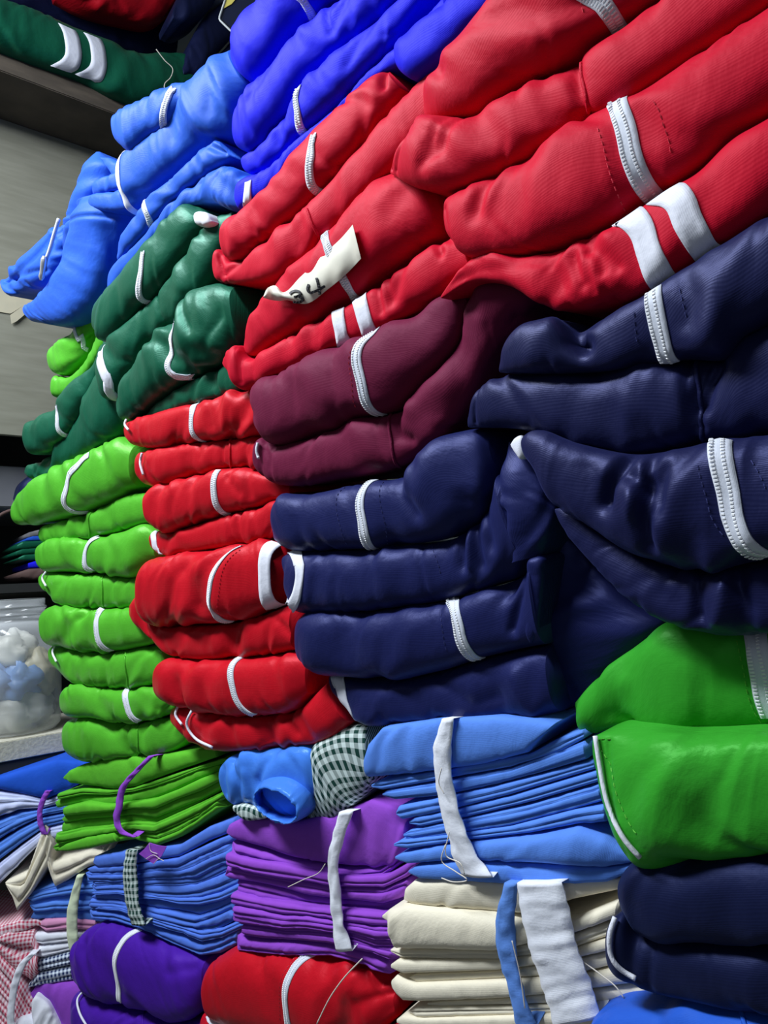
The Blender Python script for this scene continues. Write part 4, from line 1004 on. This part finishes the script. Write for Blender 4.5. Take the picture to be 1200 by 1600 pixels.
def pen(pts, w=1.7):
    P = smooth_path(pts, 18); d = np.gradient(P, axis=0); d /= np.linalg.norm(d, axis=1, keepdims=True)
    V = []
    for p, t in zip(P, d):
        s = np.array([-t[1], t[0]])*w
        for q in (p+s, p-s):
            # position across the tape: follow its bend
            i = int(np.argmin(np.minimum(np.linalg.norm(UT-q, axis=1), np.linalg.norm(LT-q, axis=1))))
            e = LT[i]-UT[i]; g = float(np.clip(np.dot(q-UT[i], e)/(e@e), 0, 1))
            V.append(tape_pt(q, -.004*(2*abs(g-.5))**2 + .0014))
    n = len(P)
    V = np.array(V); V = np.concatenate([V, V-FB.N*.0009])
    Fc = [(2*k, 2*k+1, 2*k+3, 2*k+2) for k in range(n-1)] + [(2*n+2*k, 2*n+2*k+2, 2*n+2*k+3, 2*n+2*k+1) for k in range(n-1)]
    return link('pen_stroke', V, Fc, 'ink_pen', tp, smooth=False)
pen([(452,459),(457,455),(466,455),(469,459),(464,463),(459,464)])
pen([(459,464),(468,464),(473,468),(468,472),(458,472)])
pen([(482,444),(480,452),(483,457),(492,455),(507,447)])
pen([(494,434),(497,446),(499,460)])

# ================================================================== end wall: shelf, panel, jar
zt = FF.at(0, 79)[2]; zb = FF.at(0, 110)[2]
y0 = FF.P[1]
XL, XR = -.75, .62
sh = thing('wooden_shelf', (0, y0, zb), 'dusty brown wooden shelf along the end wall, top left', 'shelf')
box('shelf_board', (XL, y0, zb), (XR, y0+.34, zt), 'edge', sh, .002)
pz = FF.at(30, 652)[2]
pn = box('back_panel', (XL, y0+.16, pz), (XR, y0+.172, zb-.001), 'ply', None, .001)
tag(pn, 'grey plywood panel under the top left shelf', 'panel')
FP = Front(np.array([0, y0+.158, 0.]), np.array([1., y0+.158, 0.]), 0)
pp = thing('paper_sheet', FP.at(20, 500), 'torn beige paper stuck low on the grey plywood panel', 'paper')
M['beige'] = plain('beige_paper', (.50, .46, .34), .7, .2, 30, (.45, .42, .32))
flat_poly('paper', FP, [(-20,440),(70,452),(72,455),(20,488),(16,490),(-20,484)], 'beige', pp, .0005)
flat_poly('paper_flap', FP, [(16,492),(72,452),(74,462),(26,502),(18,506)], 'beige', pp, .004)
# far recess
FG = Front(np.array([0, y0+.22, 0.]), np.array([1., y0+.22, 0.]), 0)
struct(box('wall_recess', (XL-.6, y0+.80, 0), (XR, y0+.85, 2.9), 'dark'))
gz0, gz1 = FG.at(0, 790)[2], FG.at(0, 725)[2]
M['greyboard'] = plain('grey_board', (.20, .205, .23), .7, .2, 8, (.16, .165, .19))
fs = thing('far_shelf', (0, y0+.22, gz0), 'grey shelf board in the dark recess at the left edge', 'shelf')
box('shelf_board', (XL, y0+.24, gz0), (XR, y0+.60, gz1), 'greyboard', fs, .002)
fz = FG.at(40, 912)[2]
f2 = thing('far_shelf', (0, y0+.20, fz-.02), 'dark shelf board behind the plastic jar', 'shelf')
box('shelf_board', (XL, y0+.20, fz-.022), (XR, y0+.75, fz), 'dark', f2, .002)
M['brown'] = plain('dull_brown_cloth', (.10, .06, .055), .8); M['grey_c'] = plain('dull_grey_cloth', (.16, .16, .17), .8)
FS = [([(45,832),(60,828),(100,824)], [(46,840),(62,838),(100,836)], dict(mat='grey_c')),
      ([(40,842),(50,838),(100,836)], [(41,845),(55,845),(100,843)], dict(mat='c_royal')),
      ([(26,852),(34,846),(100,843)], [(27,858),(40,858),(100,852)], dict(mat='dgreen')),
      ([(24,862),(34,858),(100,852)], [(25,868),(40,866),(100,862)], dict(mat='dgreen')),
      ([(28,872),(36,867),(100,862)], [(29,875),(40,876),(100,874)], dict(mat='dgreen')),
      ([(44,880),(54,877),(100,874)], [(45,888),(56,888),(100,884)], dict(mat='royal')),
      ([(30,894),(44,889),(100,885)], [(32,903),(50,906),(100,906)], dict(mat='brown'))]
bundle(FG, 'small far stack of green, blue and brown folded cloth behind the green stack', FS, 'dgreen', name='cloth_stack', cat='cloth stack', group='cloth in the recess', nu=24, nv=10)
nl = Roll(FG, [(26,775),(32,755),(48,742),(80,735)], [(28,782),(40,790),(60,792),(90,790)], 'folded_garment', 'ink', None, nu=30, nv=14, off=.03)
tag(nl.obj, 'dark navy lump of cloth behind the bottle green tracksuit, left edge', 'garment')
st_ = tube('hanging_strap', [FG.at(*p, .03) for p in smooth_path([(-10,812),(10,800),(24,797),(30,800)], 12)], .004, 'brown')
tag(st_, 'dull brown strap hanging in the dark recess', 'strap')

# shelf with the jar
jz = FF.at(0, 1160)[2]; jb = FF.at(0, 1192)[2]
js = thing('jar_shelf', (0, y0, jb), 'pale chipboard shelf carrying the plastic jar', 'shelf')
box('shelf_board', (XL, y0, jb), (.52, y0+.30, jz), 'chip', js, .0015)
box('shelf_batten', (XL, y0+.004, jb-.022), (.52, y0+.03, jb-.0005), 'dark', js, .001)
def pet():
    """thin clear plastic, its whitish reflection mixed in as haze"""
    m, nt, b = new_mat('clear_plastic'); N, L = nt.nodes, nt.links
    b.inputs['Base Color'].default_value = (.80, .84, .88, 1); b.inputs['Roughness'].default_value = .12  # pale base stands in for white reflections on the jar
    b.inputs['Specular IOR Level'].default_value = .6
    tr = N.new('ShaderNodeBsdfTransparent'); mx = N.new('ShaderNodeMixShader')
    lw = N.new('ShaderNodeLayerWeight'); lw.inputs[0].default_value = .35
    mr = N.new('ShaderNodeMapRange'); mr.inputs['To Min'].default_value = .12; mr.inputs['To Max'].default_value = .62
    L.new(lw.outputs['Facing'], mr.inputs['Value']); L.new(mr.outputs[0], mx.inputs[0])
    L.new(tr.outputs[0], mx.inputs[1]); L.new(b.outputs[0], mx.inputs[2])
    L.new(mx.outputs[0], N['Material Output'].inputs['Surface'])
    return m
M['pet'] = pet()
jr_px = FF.at(46, 1150)
jc = np.array([jr_px[0]+.0, y0+.10, jz])
D_ = lambda x: x
def lathe(name, prof, c, mat, parent, seg=48):
    V = []
    for r, z in prof:
        for q in range(seg):
            a = 2*PI*q/seg; V.append((c[0]+r*math.cos(a), c[1]+r*math.sin(a), c[2]+z))
    n = len(prof)
    Fc = [(k*seg+q, k*seg+(q+1) % seg, (k+1)*seg+(q+1) % seg, (k+1)*seg+q) for k in range(n-1) for q in range(seg)]
    Fc += [tuple(reversed(range(seg))), tuple((n-1)*seg+q for q in range(seg))]
    return link(name, V, Fc, mat, parent)
jar = thing('plastic_jar', jc, 'clear plastic jar of crumpled bags standing on the chipboard shelf', 'jar')
outer = [(.060, .0), (.074, .003), (.082, .014), (.084, .05), (.082, .055), (.084, .060), (.085, .12), (.084, .175), (.082, .195), (.074, .212), (.060, .222), (.055, .226), (.055, .232), (.058, .234), (.058, .238), (.055, .240), (.055, .248), (.058, .250), (.058, .254), (.055, .256), (.055, .268), (.0555, .270)]
inner = [(r-.0016, max(z, .002)) for r, z in reversed(outer)]
lathe('jar_body', outer + inner, jc, 'pet', jar)
M['bag_w'] = plain('white_plastic_bag', (.62, .62, .56), .45, .5); M['bag_b'] = plain('blue_plastic_bag', (.16, .30, .58), .45, .5); M['bag_y'] = plain('yellowish_plastic_bag', (.55, .50, .34), .45, .5)
rng = random.Random(4)
BAGS = [(.0, .0, .045, .072, 'bag_w', 'crumpled whitish plastic bag at the bottom of the clear jar'),
        (-.045, -.02, .10, .046, 'bag_b', 'crumpled blue plastic bag at the left inside the clear jar'),
        (.0, -.035, .105, .044, 'bag_b', 'crumpled blue plastic bag in the middle of the clear jar'),
        (.042, -.015, .115, .052, 'bag_y', 'crumpled yellowish plastic bag at the right inside the clear jar'),
        (-.01, .01, .155, .056, 'bag_w', 'crumpled whitish plastic bag at the top inside the clear jar')]
for k, (dx, dy, dz, rr, mt, lab) in enumerate(BAGS):
    V, Fc = [], []; a_, b__ = 28, 18
    for i in range(b__+1):
        ph = PI*i/b__
        for j in range(a_):
            t_ = 2*PI*j/a_; d = np.array([math.sin(ph)*math.cos(t_), math.sin(ph)*math.sin(t_), math.cos(ph)])
            r_ = rr*(.92 + .35*nz(*(d*2.2+k*7)) - .22*abs(nz(*(d*5+k*3))))
            p = np.array([dx, dy, dz]) + d*r_
            q = math.hypot(p[0], p[1]); 
            if q > .079: p[:2] *= .079/q
            V.append(jc + [p[0], p[1], max(p[2], .006)])
    for i in range(b__):
        for j in range(a_): Fc.append((i*a_+j, (i+1)*a_+j, (i+1)*a_+(j+1) % a_, i*a_+(j+1) % a_))
    bg_ = link('plastic_bag', V, Fc, mt, None)
    tag(bg_, lab, 'plastic bag', 'bags in the jar')

# ================================================================== clothes on the top left shelf
t_, _ = tracksuit(FF, 'bottle green sleeve with two white stripes on the top left shelf', [
  dict(top=[(-90,-20),(0,9),(38,19),(98,43),(131,58),(161,68),(217,90),(260,88),(300,95)], bot=[(-90,40),(0,78),(71,105),(131,127),(180,153),(221,165),(260,160),(310,150)], name='sleeve',
       stripes=[([(110,50),(116,80),(97,108)], .034), ([(148,63),(153,95),(126,123)], .034)], nu=80, nv=24, off=.03, maxb=.04, depth=.06, wr=.08, gather=.2)],
  'dgreen', cat='garment', name='folded_garment', group='clothes on the top left shelf')
thread('loose_thread', FF, [(244,77),(258,95),(270,108),(266,122),(258,130),(257,147)], 'thread', t_, .06, .0012)
g1, _ = tracksuit(FF, 'black green garment lying behind the striped sleeve, top left', [
  dict(top=[(-90,-160),(0,-120),(100,-60),(200,-20),(265,10)], bot=[(-90,0),(0,15),(100,48),(200,85),(268,100)], name='folded_garment', nu=50, off=-.10, maxb=.05, depth=.14)], 'ink', cat='garment', name='folded_garment', group='clothes on the top left shelf')
g2, _ = tracksuit(FF, 'dark red garment at the upper edge above the striped sleeve', [
  dict(top=[(88,-30),(110,-60),(180,-70),(260,-60),(285,-30)], bot=[(92,-15),(130,10),(190,30),(240,38),(280,5)], name='folded_garment', nu=50, off=.0, maxb=.04, depth=.05)], 'red2', cat='garment', name='folded_garment', group='clothes on the top left shelf')
g3, _ = tracksuit(FF, 'dark navy folded garments at the right end of the top left shelf', [
  dict(top=[(268,20),(275,0),(300,-40),(340,-80)], bot=[(270,30),(285,38),(310,30),(350,-20)], name='folded_garment', nu=40, off=.08, depth=.08),
  dict(top=[(284,108),(295,70),(310,40),(350,0),(380,-40)], bot=[(286,118),(300,120),(330,90),(370,50),(400,0)], name='folded_garment', nu=50, off=.06, depth=.08),
  dict(top=[(284,126),(300,122),(332,94),(372,54),(402,10)], bot=[(286,132),(305,140),(345,130),(390,100),(420,60)], name='folded_garment', nu=50, off=.05, depth=.08)], 'ink', cat='garment', name='folded_garment', group='clothes on the top left shelf')
FQ = Front(horizon_point(300, 1.3), horizon_point(420, 1.34), 0)
M['card'] = plain('dark_blue_card', (.01, .015, .04), .25, .5); M['sleeve_edge'] = plain('clear_sleeve_rim', (.55, .58, .58), .2, .5); M['yellow'] = plain('yellow_label', (.75, .65, .15), .5)
ph = thing('plastic_pouch', FQ.at(380, 60), 'dark card pouch with a clear rim at the upper edge', 'pouch')
flat_poly('pouch_card', FQ, [(345,29),(378,54),(440,20),(470,-60),(370,-60)], 'card', ph, 0, .006)
tube('pouch_rim', [FQ.at(*p, .002) for p in smooth_path([(352,0),(346,18),(343,30),(350,38),(379,57),(400,46)], 24)], .0022, 'sleeve_edge', ph)
flat_poly('pouch_label', FQ, [(348,14),(352,-6),(372,-6),(362,6)], 'yellow', ph, .002, .001)

# hanging light blue pair on the fourth pile
hb, hr = tracksuit(FD, 'light blue tracksuit hanging over the edge at the far left, zip pull dangling', [
  dict(top=[(112,346),(100,352),(60,388),(22,424),(8,438)], bot=[(122,352),(112,380),(98,420),(70,448),(40,456),(20,463)], name='folded_jacket', nu=60, nv=24, off=-.016, bulge=.5, depth=.08,
       cr=[([(110,360),(70,410),(30,440)], 5, 5), ([(100,380),(85,430)], 4, 4), ([(15,440),(60,432),(90,425)], 4, 5)], amp=1.6),
  dict(top=[(152,239),(136,280),(122,316),(104,352)], bot=[(158,238),(184,264),(172,300),(150,330),(122,356)], name='upper_fold', nu=40, nv=20, off=-.01, bulge=.6, depth=.08, amp=1.6),
  dict(top=[(124,336),(106,360),(103,395),(92,436)], bot=[(136,336),(120,366),(114,398),(102,436)], name='rolled_edge', nu=40, nv=14, off=.004, depth=.05),
  dict(top=[(134,322),(126,345),(112,390),(88,445),(60,470),(42,482),(41,486)], bot=[(206,298),(208,335),(192,370),(172,430),(152,478),(122,507),(54,503)], name='folded_trousers', nu=70, nv=26, off=.008, bulge=.42, depth=.12,
       cr=[([(128,352),(205,345)], 3, 3)], amp=1.5),
  dict(top=[(146,300),(150,288),(172,276),(206,268),(214,270)], bot=[(147,304),(160,306),(180,300),(206,296),(214,294)], name='waistband_fold', nu=30, nv=14, off=.022, depth=.06),
  dict(top=[(138,318),(148,306),(172,302),(206,298),(214,298)], bot=[(139,324),(160,330),(184,332),(206,330),(214,330)], name='waistband_fold', nu=30, nv=14, off=.024, depth=.06),
  dict(top=[(158,246),(176,248),(196,262),(204,276)], bot=[(160,250),(172,266),(186,282),(202,284)], name='inner_fold', nu=24, nv=12, off=.0, depth=.06)],
  'sky', group='folded tracksuits in the piles')
Rj = hr[0]
tube('zip', [FD.at(*p, .022) for p in smooth_path([(92,342),(85,365),(76,395),(70,410)], 14)], .0028, 'tape', hb)
tube('zip_pull', [FD.at(*p, .026) for p in smooth_path([(70,400),(67,420),(64,438)], 8)], [.003, .005, .005, .0045, .004, .004, .0045, .002], 'metal', hb)

# added boards that carry the piles, unseen just below the picture
for k, (F, xa, xb, yy) in enumerate([(FA, 880, 1330, 1712), (FB, 600, 980, 1650), (FC, 315, 640, 1682), (FD, 110, 345, 1662), (FE, -60, 165, 1690)]):
    struct(pile_shelf(F, xa, xb, yy, 'pile_board_%d' % (k+1), ''))

rj = [o for o in bpy.data.objects if o.get('label', '').startswith('red jacket with a white zip')][0]
thread('loose_thread', FC, [(566,1498),(540,1525),(518,1555),(495,1600)], 'thread', rj, .021, .0007)
